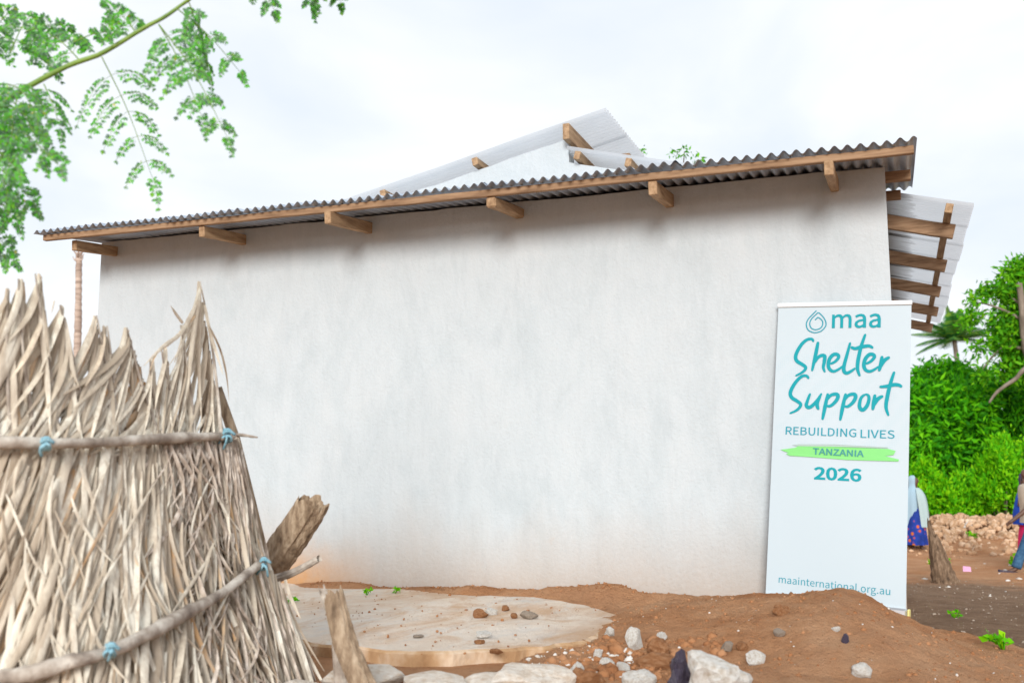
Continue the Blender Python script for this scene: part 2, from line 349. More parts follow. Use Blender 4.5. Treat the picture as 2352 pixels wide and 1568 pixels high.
wall_panel('wall', [(x, lean_z(x, WY) - .006 + .022 * float(fbm(np.array(x * 5.), np.array(.3), 3))) for x in xs], WY, WY + .15)
def side_wall(x0, x1):
    P = [(WY + .152, lean_z(x0, WY) - .03), (8.02, lean_z(x0, 8.02) - .03)]
    V = []
    for x in (x0, x1):
        V += [(x, P[0][0], .3), (x, 14.0, .3), (x, 14.0, 3.55), (x, 8.02, 3.55), (x, P[0][0], P[0][1])]
    return meshpy('wall', V, [(4, 3, 2, 1, 0), (5, 6, 7, 8, 9)] + [(i, (i + 1) % 5, 5 + (i + 1) % 5, 5 + i) for i in range(5)], m_wall, house)
side_wall(-.15, -.002); side_wall(WL + .002, WL + .15)
wall_panel('wall', [(WL + .152, 3.5), (-.152, 3.5)], 13.85, 14.0)
def zl(x): return 4.715 + .216 * (x + 2.57)      # left slope, high side
def zr(x): return 4.50 - .259 * (x + 2.57)       # right slope
gx_ = [x for x in np.linspace(WL + .152, -2.575, 50)]
pts = [(x, zl(x) - .105 + .03 * float(fbm(np.array(x * 6.), np.array(.7), 4))) for x in gx_]
pts += [(x, zr(x) - .105 + .03 * float(fbm(np.array(x * 6.), np.array(.9), 6))) for x in np.linspace(-2.57, -.152, 40)]
wall_panel('gable_wall', pts, 8.03, 8.18)
def sheet(fn, u0, u1, v0, v1, mat, parent=house, pitch=.076, amp=.0155, nv=7, wob=.007):
    """corrugated sheet: waves run along v, fn(u, v) gives the base point and the lift direction is z"""
    nu = int(round((u1 - u0) / pitch * 10)) + 1; us = np.linspace(u0, u1, nu); vs = np.linspace(v0, v1, nv)
    g = random.random() * 9
    V = []
    for j, v in enumerate(vs):
        for u in us:
            p = np.array(fn(u, v), float)
            p[2] += amp * math.sin(2 * math.pi * u / pitch) + wob * math.sin(u * 4 + g) * math.cos(v * 3 + g)
            V.append(p)
    I = np.arange(nu * nv).reshape(nv, nu)
    Fq = np.stack([I[:-1, :-1], I[:-1, 1:], I[1:, 1:], I[1:, :-1]], -1).reshape(-1, 4)
    return meshnp('roof_sheet', V, Fq, mat, parent, True)
# front roof: eleven sheets side by side, each lapping the next by one wave
k = 0; u = -6.785
while u < .16:
    u1 = min(u + .684 + .076, .19); y0 = 6.265 + random.uniform(-.03, .02)
    sheet(lambda a, v, s=k % 2, w=random.uniform(-.008, .008), m=u + .38, q=random.uniform(0, .004): (a, v, lean_z(a, v) + .019 + .003 * s + w * (a - m) + q), u, u1, y0, 8.026, m_zinc); u += .684; k += 1
# fascia timber in front and the timbers behind it, running the length of the eave
timber('eave_beam', (-6.745, 6.335, lean_z(-6.745, 6.335) - .030), (.172, 6.335, lean_z(.172, 6.335) - .030), .042, .048, m_woodx, house, rough=.006, seg=24)
timber('purlin', (-6.65, 7.13, lean_z(-6.6, 7.13) - .037), (.165, 7.13, lean_z(.165, 7.13) - .037), .05, .07, m_woodx, house, rough=.004, seg=8)
timber('purlin', (-6.65, 7.93, lean_z(-6.6, 7.93) - .037), (.105, 7.93, lean_z(.105, 7.93) - .037), .05, .07, m_woodx, house, rough=.004, seg=8)
rw = [(-6.495, 6.443), (-5.113, 6.378), (-3.903, 6.301), (-2.607, 6.36), (-1.452, 6.37), (-.322, 6.285)]
for i, (x, yf) in enumerate(rw):
    w = (.055, .055, .055, .075, .06, .055)[i]; h = (.085, .085, .09, .075, .095, .09)[i]
    zb = lambda y: lean_z(x, y) - .056 - h / 2
    timber('rafter', (x, yf - .03, zb(yf - .03)), (x, 8.1, zb(8.1)), w, h, m_woody, house, rough=.006, seg=10, bevel=.012 if i == 3 else .005)
# main roof: left slope laps over the ridge, right slope runs on past the side wall as a veranda roof
def lay_slope(zf, x0, x1, jag):
    y = 7.93; i = 0
    while y < 13.9:
        y1 = min(y + .684 + .076, 14.2)
        xa = x0 if x0 < -5 else x0
        sheet(lambda a, v, s=i % 2: (v, a, zf(v) + .003 * s), y, y1, x0 - (0 if jag else random.uniform(0, .02)), x1 + (random.uniform(-.012, .012) if jag else 0), m_zincw)
        y += .684; i += 1
lay_slope(zl, -6.95, -2.2, False)
lay_slope(zr, -2.56, .60, True)
for x, zf in ((-5.4, zl), (-4.36, zl), (-3.43, zl), (-2.47, zr), (-2.02, zr), (-1.0, zr), (.435, zr)):
    s = -.0135 - .037
    sl = math.atan(.216 if zf is zl else -.259)
    timber('purlin', (x, 7.945, zf(x) + s), (x, 14.05, zf(x) + s), .055, .072, m_woody, house, upd=(-math.sin(sl), 0, math.cos(sl)), seg=8)
timber('ridge_beam', (-2.555, 7.90, zl(-2.555) - .085), (-2.555, 14.05, zl(-2.555) - .085), .06, .14, m_woody, house, seg=8)
timber('truss_block', (-2.50, 8.75, 4.60), (-2.20, 8.75, 4.60), .06, .1, m_woodx, house, seg=2)
for i in range(5):
    y = 8.30 + 1.38 * i
    f = lambda x: zr(x) - .0135 - .074 - .056
    timber('rafter', (-.3, y, f(-.3)), (.49 + random.uniform(-.015, .015), y, f(.49)), .05, .112, m_woodx, house, rough=.005, seg=5)

# ------------------------------------------------------------------ roll-up banner leaning on the wall
B_O = np.array([-.433, 6.615, .86]); b_yaw, b_roll, b_lean = -.107, .056, .098
_r = np.array([math.cos(b_yaw), math.sin(b_yaw), 0]); _n = np.array([math.sin(b_yaw), -math.cos(b_yaw), 0]); _u = np.array([0, 0, 1.0])
_u2 = _u * math.cos(b_lean) - _n * math.sin(b_lean)
BR = _r * math.cos(b_roll) - _u2 * math.sin(b_roll); BU = _u2 * math.cos(b_roll) + _r * math.sin(b_roll); BN = np.cross(BR, BU)
B_O = np.array([-.433, 6.703, .841]); B_O = C0 + (B_O - C0) * .987; BS = .987
def bw(a, h, n=0):
    w = .004 * math.sin(math.pi * min(max(h, 0), 1.97) / 1.97) * math.sin(a * 6 + h * 2.6)      # the vinyl is never quite flat
    return B_O + BR * a + BU * h + BN * (n + w)
def bl(px, py):
    d = ray(px, py); t = ((B_O - C0) @ BN) / (d @ BN); q = C0 + d * t - B_O; return np.array([q @ BR, q @ BU])
W2, H2 = .425 * BS, 2.0 * BS
banner = tag(empty('banner', tuple(B_O)), 'white roll-up banner with turquoise lettering leaning on the house wall behind the earth mound', 'banner')
m_ban, nt, b = material('banner_vinyl', .45, .35)
t = N(nt, 'ShaderNodeTexCoord'); mpn = N(nt, 'ShaderNodeMapping'); mpn.inputs['Rotation'].default_value = (0, b_roll, 0)
vo = N(nt, 'ShaderNodeTexVoronoi'); vo.inputs['Scale'].default_value = 75; vo.inputs['Randomness'].default_value = 0
nt.links.new(t.outputs['Object'], mpn.inputs[0]); nt.links.new(mpn.outputs[0], vo.inputs['Vector'])
dots = mth(nt, 'LESS_THAN', vo.outputs['Distance'], .34)
blob = ramp(nt, tex(nt, 3.2, 3, .5), [(.5, (0, 0, 0)), (.54, (1, 1, 1))])
p = posxyz(nt); gate = mth(nt, 'MULTIPLY', mth(nt, 'GREATER_THAN', p[2], 1.85), mth(nt, 'LESS_THAN', p[2], 2.55))
fac = mth(nt, 'MULTIPLY', mth(nt, 'MULTIPLY', dots, blob), mth(nt, 'MULTIPLY', gate, .35))
nt.links.new(mixc(nt, fac, (.455, .53, .575), (.34, .48, .53)), b.inputs['Base Color'])
Vb = []; nu, nv = 9, 25
for j in range(nv):
    for i in range(nu):
        a = -W2 + 2 * W2 * i / (nu - 1); h = .07 + (H2 - .09) * j / (nv - 1)
        Vb.append(bw(a, h, .0012 * math.sin(h * 3)))
I = np.arange(nu * nv).reshape(nv, nu)
meshnp('print_sheet', Vb, np.stack([I[:-1, :-1], I[:-1, 1:], I[1:, 1:], I[1:, :-1]], -1).reshape(-1, 4), m_ban, banner, True)
m_rail = plain('white_rail', (.72, .74, .76), .3, .5); m_alu = simple('aluminium', [(.3, (.5, .5, .52)), (.7, (.62, .62, .64))], 3, .35, .5, .8, bmp=0)
def bbox(name, a0, a1, h0, h1, n0, n1, mat, bev=.003):
    P = [bw(a0, h0, n0), bw(a1, h0, n0), bw(a1, h0, n1), bw(a0, h0, n1), bw(a0, h1, n0), bw(a1, h1, n0), bw(a1, h1, n1), bw(a0, h1, n1)]
    return hexa(name, P, mat, banner, bev)
bbox('top_rail', -W2 - .004, W2 + .004, H2 - .024, H2 + .004, -.012, .012, m_rail)
bbox('base_cassette', -W2 - .01, W2 + .01, -.03, .07, -.06, .035, m_alu, .012)
bbox('end_cap', W2 + .0102, W2 + .022, -.03, .07, -.06, .035, plain('end_cap', (.75, .65, .25), .5), .006)
tube('support_pole', [bw(.0, .07, -.035), bw(.0, 1.0, -.03), bw(0, H2 - .01, -.016)], .008, m_alu, banner)
m_teal = plain('teal_print', (.0, .27, .32), .5, .2); m_tealm = plain('soft_teal_print', (.02, .26, .34), .5, .2)
m_lime = plain('lime_print', (.20, .58, .18), .5, .2); m_deep = plain('grey_green_print', (.05, .25, .24), .5, .2)
def Z1(x, y): return ((3100 + x / 2.904) * .57422, (1180 + y / 2.904) * .57422)
def Z2(x, y): return ((3100 + x / 4.2) * .57422, (1660 + y / 4.2) * .57422)
def Z5(x, y): return ((3000 + x / 3.36) * .57422, (2200 + y / 3.36) * .57422)
try: FONT = bpy.data.fonts.load(bpy.utils.system_resource('DATAFILES', path='fonts') + '/Noto Sans CJK Regular.woff2')     # the sans that ships with Blender
except Exception: FONT = None
def lettering(text, pl, pr, mat, weight=0, h=None, n=.0026, space=1.0):
    a = bl(*pl); c = bl(*pr)
    cu = bpy.data.curves.new('lettering', 'FONT'); cu.body = text; cu.font = FONT if FONT else cu.font; cu.offset = weight; cu.resolution_u = 3; cu.space_character = space
    o = bpy.data.objects.new('lettering', cu); col.objects.link(o); dg = bpy.context.evaluated_depsgraph_get()
    me = bpy.data.meshes.new_from_object(o.evaluated_get(dg)); bpy.data.objects.remove(o)
    co = np.array([v.co[:] for v in me.vertices]); x0, x1 = co[:, 0].min(), co[:, 0].max(); y1 = co[:, 1].max()
    dvec = c - a; ln = np.linalg.norm(dvec); ex = dvec / ln; ey = np.array([-ex[1], ex[0]]); s = ln / (x1 - x0)
    sy = s if h is None else h / y1
    for v in me.vertices:
        q = a + ex * (v.co.x - x0) * s + ey * v.co.y * sy; v.co = Vector(bw(q[0], q[1], n))
    me.materials.clear(); return link('lettering', me, mat, banner)
def lh(pt, base): return float(np.linalg.norm(bl(*pt) - bl(*base)))
lettering('maa', Z1(660, 380), Z1(1228, 372), m_teal, .005)
hh = lh(Z2(180, 190), Z2(180, 322)); lettering('REBUILDING', Z2(180, 322), Z2(1365, 365), m_tealm, .003, hh); lettering('LIVES', Z2(1437, 375), Z2(2010, 390), m_tealm, .003, hh)
lettering('TANZANIA', Z2(640, 655), Z2(1495, 699), m_deep, .008, lh(Z2(640, 552), Z2(640, 655)), .0085)
lettering('2026', Z2(650, 1068), Z2(1455, 1108), m_teal, .013, lh(Z2(650, 862), Z2(650, 1068)))
lettering('maainternational.org.au', Z5(385, 432), Z5(1885, 600), m_tealm, .0)
G = [(95, 580), (200, 568), (340, 548), (390, 522), (1000, 530), (1900, 565), (2030, 598), (1990, 668), (1850, 684), (1960, 712), (2085, 742), (2075, 775), (1200, 750), (600, 702), (250, 682), (190, 652), (235, 636)]
meshpy('brush_mark', [bw(*bl(*Z2(*q)), .0062) for q in G], [tuple(range(len(G)))[::-1]], m_lime, banner)
Gp = [(285, 505), (400, 488), (1000, 492), (1890, 536), (1900, 552), (1000, 529), (392, 520)]
meshpy('brush_mark', [bw(*bl(*Z2(*q)), .0058) for q in Gp], [tuple(range(len(Gp)))[::-1]], plain('pale_print', (.35, .44, .41), .5), banner)
sn = [0]
def stroke(name, pts, w, mat, zf=Z1, taper=True, n=40):
    P = spline([bl(*zf(*q)) for q in pts], n); sn[0] += 1; off = .0022 + sn[0] * .00004
    T = np.gradient(P, axis=0); T /= np.linalg.norm(T, axis=1)[:, None] + 1e-9; S = np.stack([-T[:, 1], T[:, 0]], -1)
    t = np.linspace(0, 1, n); ww = np.full(n, w / 2)
    if taper: ww = ww * (.62 + .5 * np.sin(np.pi * np.clip(t * 1.05, 0, 1)) ** .7)
    ww = ww * np.sqrt(np.clip(1 - np.clip((w * .5 - np.minimum(t, 1 - t) * np.linalg.norm(np.diff(P, axis=0), axis=1).sum()) / (w * .5), 0, 1) ** 2, .02, 1))
    V = [bw(*q, off) for q in np.vstack([P + S * ww[:, None], P - S * ww[:, None]])]
    return V, [(i, n + i, n + i + 1, i + 1)[::-1] for i in range(n - 1)]
def word(name, strokes, w, mat, **k):
    VV, FF = [], []
    for s in strokes:
        V, Fc = stroke(name, s, w, mat, **k); o = len(VV); VV += list(V); FF += [tuple(i + o for i in f) for f in Fc]
    return meshpy(name, VV, FF, mat, banner)
word('logo', [[(485, 178), (440, 222), (385, 282), (364, 340), (382, 400), (430, 430), (480, 435), (540, 415), (586, 365), (592, 320), (570, 268), (530, 222), (505, 202)],
              [(505, 202), (480, 222), (425, 277), (404, 330), (420, 380), (470, 402), (530, 382), (555, 335), (545, 292), (500, 256)], [(500, 256), (465, 290)]], .0075, m_tealm, taper=False, n=60)
SH = [[(448, 545), (432, 512), (380, 515), (320, 560), (262, 650), (240, 720), (258, 768), (310, 800), (356, 836), (345, 872), (300, 908), (235, 940)],
      [(502, 540), (475, 680), (430, 885)], [(460, 790), (500, 725), (545, 700), (578, 712), (572, 780), (562, 840), (582, 898)],
      [(640, 800), (700, 770), (740, 720), (725, 690), (680, 690), (635, 740), (620, 810), (635, 860), (680, 885), (740, 860), (790, 820)],
      [(876, 545), (840, 680), (802, 820), (802, 880), (830, 905), (880, 885), (935, 845)],
      [(1052, 448), (1000, 600), (965, 760), (960, 860), (986, 942)], [(880, 600), (930, 620), (1000, 602), (1090, 590), (1142, 616)],
      [(1050, 800), (1110, 770), (1155, 720), (1140, 690), (1095, 690), (1050, 740), (1032, 810), (1050, 865), (1100, 885), (1160, 860), (1205, 825)],
      [(1245, 705), (1230, 800), (1208, 885)], [(1222, 840), (1270, 760), (1335, 718)]]
SU = [[(394, 975), (372, 940), (320, 940), (260, 990), (205, 1070), (180, 1140), (197, 1190), (250, 1225), (300, 1265), (285, 1308), (240, 1345), (168, 1376)],
      [(412, 1138), (378, 1230), (366, 1280), (392, 1305), (440, 1280), (500, 1210), (545, 1138)], [(530, 1160), (490, 1260), (508, 1332)],
      [(617, 1138), (590, 1260), (570, 1360), (552, 1450)], [(598, 1225), (650, 1162), (715, 1150), (732, 1182), (700, 1240), (640, 1288), (595, 1280)],
      [(823, 1138), (795, 1260), (775, 1360), (757, 1458)], [(803, 1225), (855, 1162), (920, 1150), (936, 1185), (905, 1245), (845, 1292), (800, 1285)],
      [(1050, 1148), (1002, 1190), (982, 1260), (987, 1310), (1020, 1332), (1065, 1290), (1090, 1220), (1085, 1165), (1045, 1148)],
      [(1162, 1150), (1147, 1250), (1134, 1335)], [(1145, 1285), (1195, 1205), (1258, 1168)],
      [(1388, 885), (1340, 1030), (1305, 1180), (1290, 1300), (1320, 1402)], [(1212, 1065), (1300, 1057), (1380, 1040), (1440, 1045), (1477, 1068)]]
word('handwritten_lettering', SH, .0215, m_teal); word('handwritten_lettering', SU, .0215, m_teal)

# ------------------------------------------------------------------ thatched palm screen
m_thatch, nt, b = material('dry_palm_leaf', .75, .25)
g = N(nt, 'ShaderNodeNewGeometry'); oi = N(nt, 'ShaderNodeObjectInfo')
f = mth(nt, 'FRACT', mth(nt, 'ADD', g.outputs['Random Per Island'], oi.outputs['Random']))
c = ramp(nt, f, [(0, (.22, .16, .11)), (.10, (.46, .375, .28)), (.30, (.68, .60, .48)), (.62, (.82, .76, .64)), (.9, (.87, .83, .72)), (.955, (.70, .47, .26)), (1, (.50, .29, .14))])
c = mixc(nt, ramp(nt, tex(nt, 24, 6, .7, (1, 1, .2)), [(.42, (.75, .75, .75)), (.58, (0, 0, 0))]), c, (.48, .40, .31))
nt.links.new(c, b.inputs['Base Color'])
tr = N(nt, 'ShaderNodeBsdfTranslucent'); nt.links.new(c, tr.inputs[0]); ms = N(nt, 'ShaderNodeMixShader'); ms.inputs[0].default_value = .15
o_ = nt.nodes['Material Output']; nt.links.new(b.outputs[0], ms.inputs[1]); nt.links.new(tr.outputs[0], ms.inputs[2]); nt.links.new(ms.outputs[0], o_.inputs[0])
bump(nt, b, tex(nt, 40, 5, .7, (1, 1, .1)), .5, .006)
m_fray = simple('frayed_palm_fibre', [(.25, (.16, .115, .085)), (.45, (.44, .36, .29)), (.6, (.66, .58, .50)), (.8, (.82, .76, .68))], 26, .85, .15, 0, (1, 1, .35), .7, .01, bscale=60)
m_under = simple('inner_thatch', [(.3, (.12, .085, .058)), (.7, (.30, .225, .16))], 18, .9, .1, 0, (1, 1, .15), .6, .02)
m_pole = simple('weathered_pole', [(.28, (.13, .10, .08)), (.46, (.36, .305, .255)), (.62, (.60, .55, .48)), (.8, (.74, .69, .62))], 9, .85, .15, 0, (1, 1, 1), .7, .01, bscale=34)
m_rope = simple('blue_rope', [(.3, (.16, .36, .46)), (.7, (.34, .56, .64))], 40, .7, .3, 0, (1, 1, 1), .6, .004)
m_log = simple('rotten_log', [(.28, (.13, .09, .06)), (.46, (.31, .225, .15)), (.62, (.48, .37, .26)), (.8, (.62, .51, .38))], 11, .9, .1, 0, (3, 3, .8), .9, .02, bscale=20)
EDG = ([600, 650, 940, 1000, 1290, 1568, 1800], [456, 462, 508, 545, 618, 726, 815])
def edg(py): return float(np.interp(py, *EDG))
def dep(px, py):
    u = max(0.0, min(1.0, (edg(py) - px) / 620)); return 3.25 + 1.25 * (1 - u) ** 1.8 - .16 * max(0, (py - 1000) / 560)
thatch = tag(empty('palm_thatch_screen', tuple(atz(260, 1568, .72))), 'curved enclosure of dry grey palm fronds tied to poles with blue rope', 'thatch fence')
def ribbon(pts, w, twist, tip=.25, root=.6, fold=.3):
    """a folded dry leaf along pts (px, py, off): three vertices across"""
    P = np.array([atd(q[0], q[1], dep(q[0], q[1]) - q[2]) for q in pts]); m = len(P)
    T = np.gradient(P, axis=0); T /= np.linalg.norm(T, axis=1)[:, None] + 1e-9
    view = C0 - P; view /= np.linalg.norm(view, axis=1)[:, None]
    S = np.cross(T, view); S /= np.linalg.norm(S, axis=1)[:, None] + 1e-9; Nn = np.cross(S, T)
    a = twist * np.linspace(.6, 1.3, m); S2 = S * np.cos(a)[:, None] + Nn * np.sin(a)[:, None]; N2 = np.cross(S2, T)
    t = np.linspace(0, 1, m); ww = w * np.minimum(1, np.minimum(root + t * 3, tip + (1 - t) * 2.2))
    V = np.stack([P - S2 * ww[:, None] / 2, P + N2 * (ww * fold)[:, None], P + S2 * ww[:, None] / 2], 1).reshape(-1, 3)
    Fc = []
    for i in range(m - 1):
        for j in range(2): q = i * 3 + j; Fc.append((q, q + 1, q + 4, q + 3))
    return V, Fc
class Bag:
    def __init__(s): s.V = []; s.F = []; s.n = 0
    def add(s, V, Fc): s.V.append(V); s.F += [tuple(i + s.n for i in f) for f in Fc]; s.n += len(V)
strips = []      # (size, V, F)
U = random.uniform
def hang(px, py, ln, w, off, wild=1.0):
    root = 1.0 if py < 1045 else .22
    x, y = px, py; pts = [(x, y, off)]; k = 7; cur = random.gauss(0, .09) * wild; bend = random.gauss(0, .035) * wild; o = off
    for i in range(k):
        t = max(-.2, min(1.05, x / edg(y))); sl = (edg(y + 60) - edg(y)) / 60
        dx = t * sl - .43 * (1 - t) * (1 if t < 1 else 0) + (cur if t < .88 else -abs(cur) * .6 if t < 1.0 else -abs(cur) - .1); cur += bend + random.gauss(0, .015) * wild
        y += ln / k; x += dx * ln / k; o += U(-.012, .012); pts.append((x, y, o))
    return ribbon(pts, w, U(-.7, .7), U(.05, .3), root, U(.1, .35))
frays = Bag()
for i in range(2700):
    r = random.random(); py = U(1000, 1045) if r < .38 else U(1010, 1560)
    px = U(-190, edg(py) + 4) if r > .08 else edg(py) - abs(random.gauss(0, 40))
    d = dep(px, py); t = px / edg(py)
    right = t > .68
    ln = U(110, 330) if right else U(230, 520)
    wpx = (U(4, 11) if right else U(8, 21)) * 1.0
    off = U(-.05, .06) if r > .38 else U(-.03, .03)
    if right and random.random() < .5:      # crumpled, broken fibre near the end of the screen
        V, Fc = hang(px, py, U(50, 170), U(3, 10) * d / F, U(-.03, .075), 3.2 if edg(py) - px > 60 else 1.2); frays.add(V, Fc); continue
    V, Fc = hang(px, py, ln, wpx * d / F, off, 1.0 if not right else 1.25)
    strips.append((ln * wpx * (1 + 6 * off), V, Fc))
# loose strands crossing the others
for i in range(46):
    py = U(1040, 1450); px = U(-100, edg(py) - 20); d = dep(px, py); pts = []; dx = U(-.7, .45); x = px; y = py
    ln = U(120, 300); cu = U(-.02, .16)
    for k in range(8): pts.append((x, y, .075 + .01 * math.sin(k))); x += dx * ln / 8; y += ln / 8; dx += cu
    V, Fc = ribbon(pts, U(4, 9) * d / F, U(-.8, .8), .2, .4); strips.append((ln * 12, V, Fc))
# stragglers at the right-hand hem
for (x0, y0, x1, y1, w) in ((630, 1320, 700, 1600, 11), (640, 1335, 760, 1600, 9), (622, 1310, 680, 1640, 14), (600, 1330, 730, 1640, 12), (650, 1350, 745, 1540, 5), (615, 1340, 700, 1560, 10), (560, 1400, 660, 1640, 14), (655, 1330, 690, 1420, 8)):
    pts = [(x0 + (x1 - x0) * t ** 1.3, y0 + (y1 - y0) * t, .02) for t in np.linspace(0, 1, 8)]
    V, Fc = ribbon(pts, w * dep(x0, y0) / F, U(-.6, .6), .3, .8); strips.append((9000, V, Fc))
# the upper fronds: (tip, foot of the midrib on the pole, how far the leaflets sweep left, right)
TIPS = [(-150, 650, -110, 1020, 150, 30), (-95, 690, -70, 1020, 130, 30), (-40, 640, -15, 1020, 130, 30), (17, 662, 30, 1020, 140, 35), (48, 640, 75, 1020, 120, 30), (89, 628, 128, 1020, 150, 30), (140, 700, 196, 1020, 130, 40),
        (216, 724, 262, 1020, 170, 50), (238, 748, 285, 1020, 110, 30), (288, 752, 378, 1020, 190, 40), (349, 824, 372, 1015, 30, 16), (378, 796, 408, 1015, 36, 18), (419, 746, 440, 1015, 60, 20), (456, 646, 512, 1010, 90, 12)]
for ti, (ax, ay, bx, by, sl, sr) in enumerate(TIPS):
    rib = [(ax + (bx - ax) * t + 8 * math.sin(t * 3 + ti), ay + (by - ay) * t, .022) for t in np.linspace(0, 1, 9)]
    P = np.array([atd(q[0], q[1], dep(min(q[0], 480), q[1]) - q[2]) for q in rib])
    tube('midrib', P, np.linspace(.003, .009, 9), m_pole, thatch, 6, .1, ti)
    frayed = ax > 340
    n = 46 if not frayed else 34
    for k in range(n):
        s = (k / n) ** 1.25; s = min(.93, s * .95); sx = ax + (bx - ax) * s; sy = ay + (by - ay) * s
        left = random.random() < .82
        ex = sx - sl * U(.25, 1.0) * (1 - .35 * s) if left else sx + sr * U(.2, 1.0)
        ey = min(1045, sy + U(120, 330)) if sy < 860 else U(1000, 1060)
        ey = max(ey, sy + 60); off = U(-.045, .055); pts = []
        for t in np.linspace(0, 1, 8):
            cx_ = sx + (bx - ax) * .35 * t * (1 if left else 1); x = sx + (ex - sx) * t ** 1.45; y = sy + (ey - sy) * t
            pts.append((x + 3 * math.sin(t * 5 + k), y, off * (.3 + t * .7)))
        w = U(8, 19) if not frayed else U(4, 11)
        V, Fc = ribbon(pts, w * dep(sx, sy) / F, U(-.6, .6), .15, .5, U(.1, .35))
        strips.append((math.hypot(ex - sx, ey - sy) * w * (1 + 6 * off), V, Fc))
# drooping dry leaflets hanging free of the tallest frond
for P4, w in (([(450, 700), (415, 765), (375, 795), (330, 840)], 9), ([(452, 720), (400, 780), (360, 810), (345, 850)], 6), ([(420, 742), (405, 722), (392, 702)], 7), ([(478, 745), (505, 800), (520, 860), (526, 920)], 5), ([(470, 700), (482, 760), (500, 820), (512, 860)], 7), ([(455, 690), (440, 800), (432, 900)], 10), ([(125, 690), (118, 720)], 3)):
    pts = [(q[0], q[1], .05) for q in spline(P4, 10)]; V, Fc = ribbon(pts, w * dep(460, 800) / F, U(-.5, .5), .1, .7); strips.append((9000, V, Fc))
strips.sort(key=lambda s: -s[0])
for sz, V, Fc in strips[:300]: meshnp('palm_leaf', V, Fc, m_thatch, thatch, True)
bag = Bag()
for sz, V, Fc in strips[300:]: bag.add(V, Fc)
tag(meshnp('dry_leaves', np.vstack(bag.V), bag.F, m_thatch, thatch, True), kind='stuff')
tag(meshnp('frayed_fibre', np.vstack(frays.V), frays.F, m_fray, thatch, True), kind='stuff')
# matted inner layer, coloured darker to deepen the gaps
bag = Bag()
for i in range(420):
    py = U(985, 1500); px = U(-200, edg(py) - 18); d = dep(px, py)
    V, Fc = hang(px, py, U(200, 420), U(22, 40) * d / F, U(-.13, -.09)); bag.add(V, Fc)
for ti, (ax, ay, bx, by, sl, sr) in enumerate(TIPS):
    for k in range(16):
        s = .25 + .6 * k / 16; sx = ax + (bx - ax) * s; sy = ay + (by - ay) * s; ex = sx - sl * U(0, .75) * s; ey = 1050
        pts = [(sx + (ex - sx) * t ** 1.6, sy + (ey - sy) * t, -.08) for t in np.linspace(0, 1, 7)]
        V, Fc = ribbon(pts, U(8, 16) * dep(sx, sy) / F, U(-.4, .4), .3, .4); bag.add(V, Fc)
tag(meshnp('inner_leaves', np.vstack(bag.V), bag.F, m_under, thatch, True), kind='stuff')
def onscreen(pts, n, off): return np.array([atd(q[0], q[1], dep(min(q[0], edg(q[1])), q[1]) - off) for q in spline(pts, n)])
def pole(pts, r0, r1, off, sd):
    P = onscreen(pts, 30, off); r = np.linspace(r0, r1, 30) * (1 + .12 * np.sin(np.linspace(0, 9, 30) + sd) + .06 * np.random.default_rng(sd).standard_normal(30))
    return tube('pole', P, r, m_pole, thatch, 9, .06, sd)
pole([(-200, 1022), (0, 1016), (120, 1018), (240, 1015), (360, 1008), (460, 1003), (535, 1000)], .021, .018, .10, 1)
pole([(380, 1013), (470, 1004), (540, 998), (592, 1004)], .012, .005, .09, 2)
pole([(-200, 1590), (-80, 1565), (60, 1548), (160, 1518), (175, 1512)], .026, .022, .11, 3)
pole([(150, 1522), (250, 1496), (350, 1450), (430, 1405), (500, 1368), (570, 1315), (608, 1284)], .024, .019, .115, 4)
tube('pole', [atd(500, 890, 4.62), atd(540, 1010, 4.62), atd(580, 1160, 4.6), atd(640, 1420, 4.5), atd(680, 1640, 4.4)], .022, m_log, thatch, 8, .08, 5)
def knot(px, py, s, sd):
    d = dep(min(px, edg(py)), py) - .125; g = np.random.default_rng(sd); l = []
    for k in range(4):
        q = []
        for t in np.linspace(0, 1, 10):
            an = t * 2 * math.pi; q.append(atd(px + (k - 1.5) * s * .22 + g.normal(0, 1.2), py + s * .62 * math.cos(an) + g.normal(0, 1.5), d - .03 * math.sin(an) + .02))
        l.append((q, .0055))
    for k in range(3):
        e = (px + g.uniform(-.8, .8) * s, py + g.uniform(.5, 1.5) * s)
        l.append((spline([atd(px, py, d - .03), atd((px + e[0]) / 2 + g.normal(0, 4), (py + e[1]) / 2 - 4, d - .045), atd(*e, d - .02)], 8), .005))
    for k in range(2):
        l.append((spline([atd(px - .4 * s, py - .1 * s, d - .03), atd(px + .1 * s, py - (.5 + .2 * k) * s, d - .04), atd(px + .9 * s, py - .1 * s, d - .02)], 8), .0055))
    return tubes('rope_tie', l, m_rope, thatch, 6, .1)
knot(104, 1019, 22, 1); knot(520, 1000, 22, 2); knot(604, 1294, 20, 3); knot(254, 1492, 22, 4)

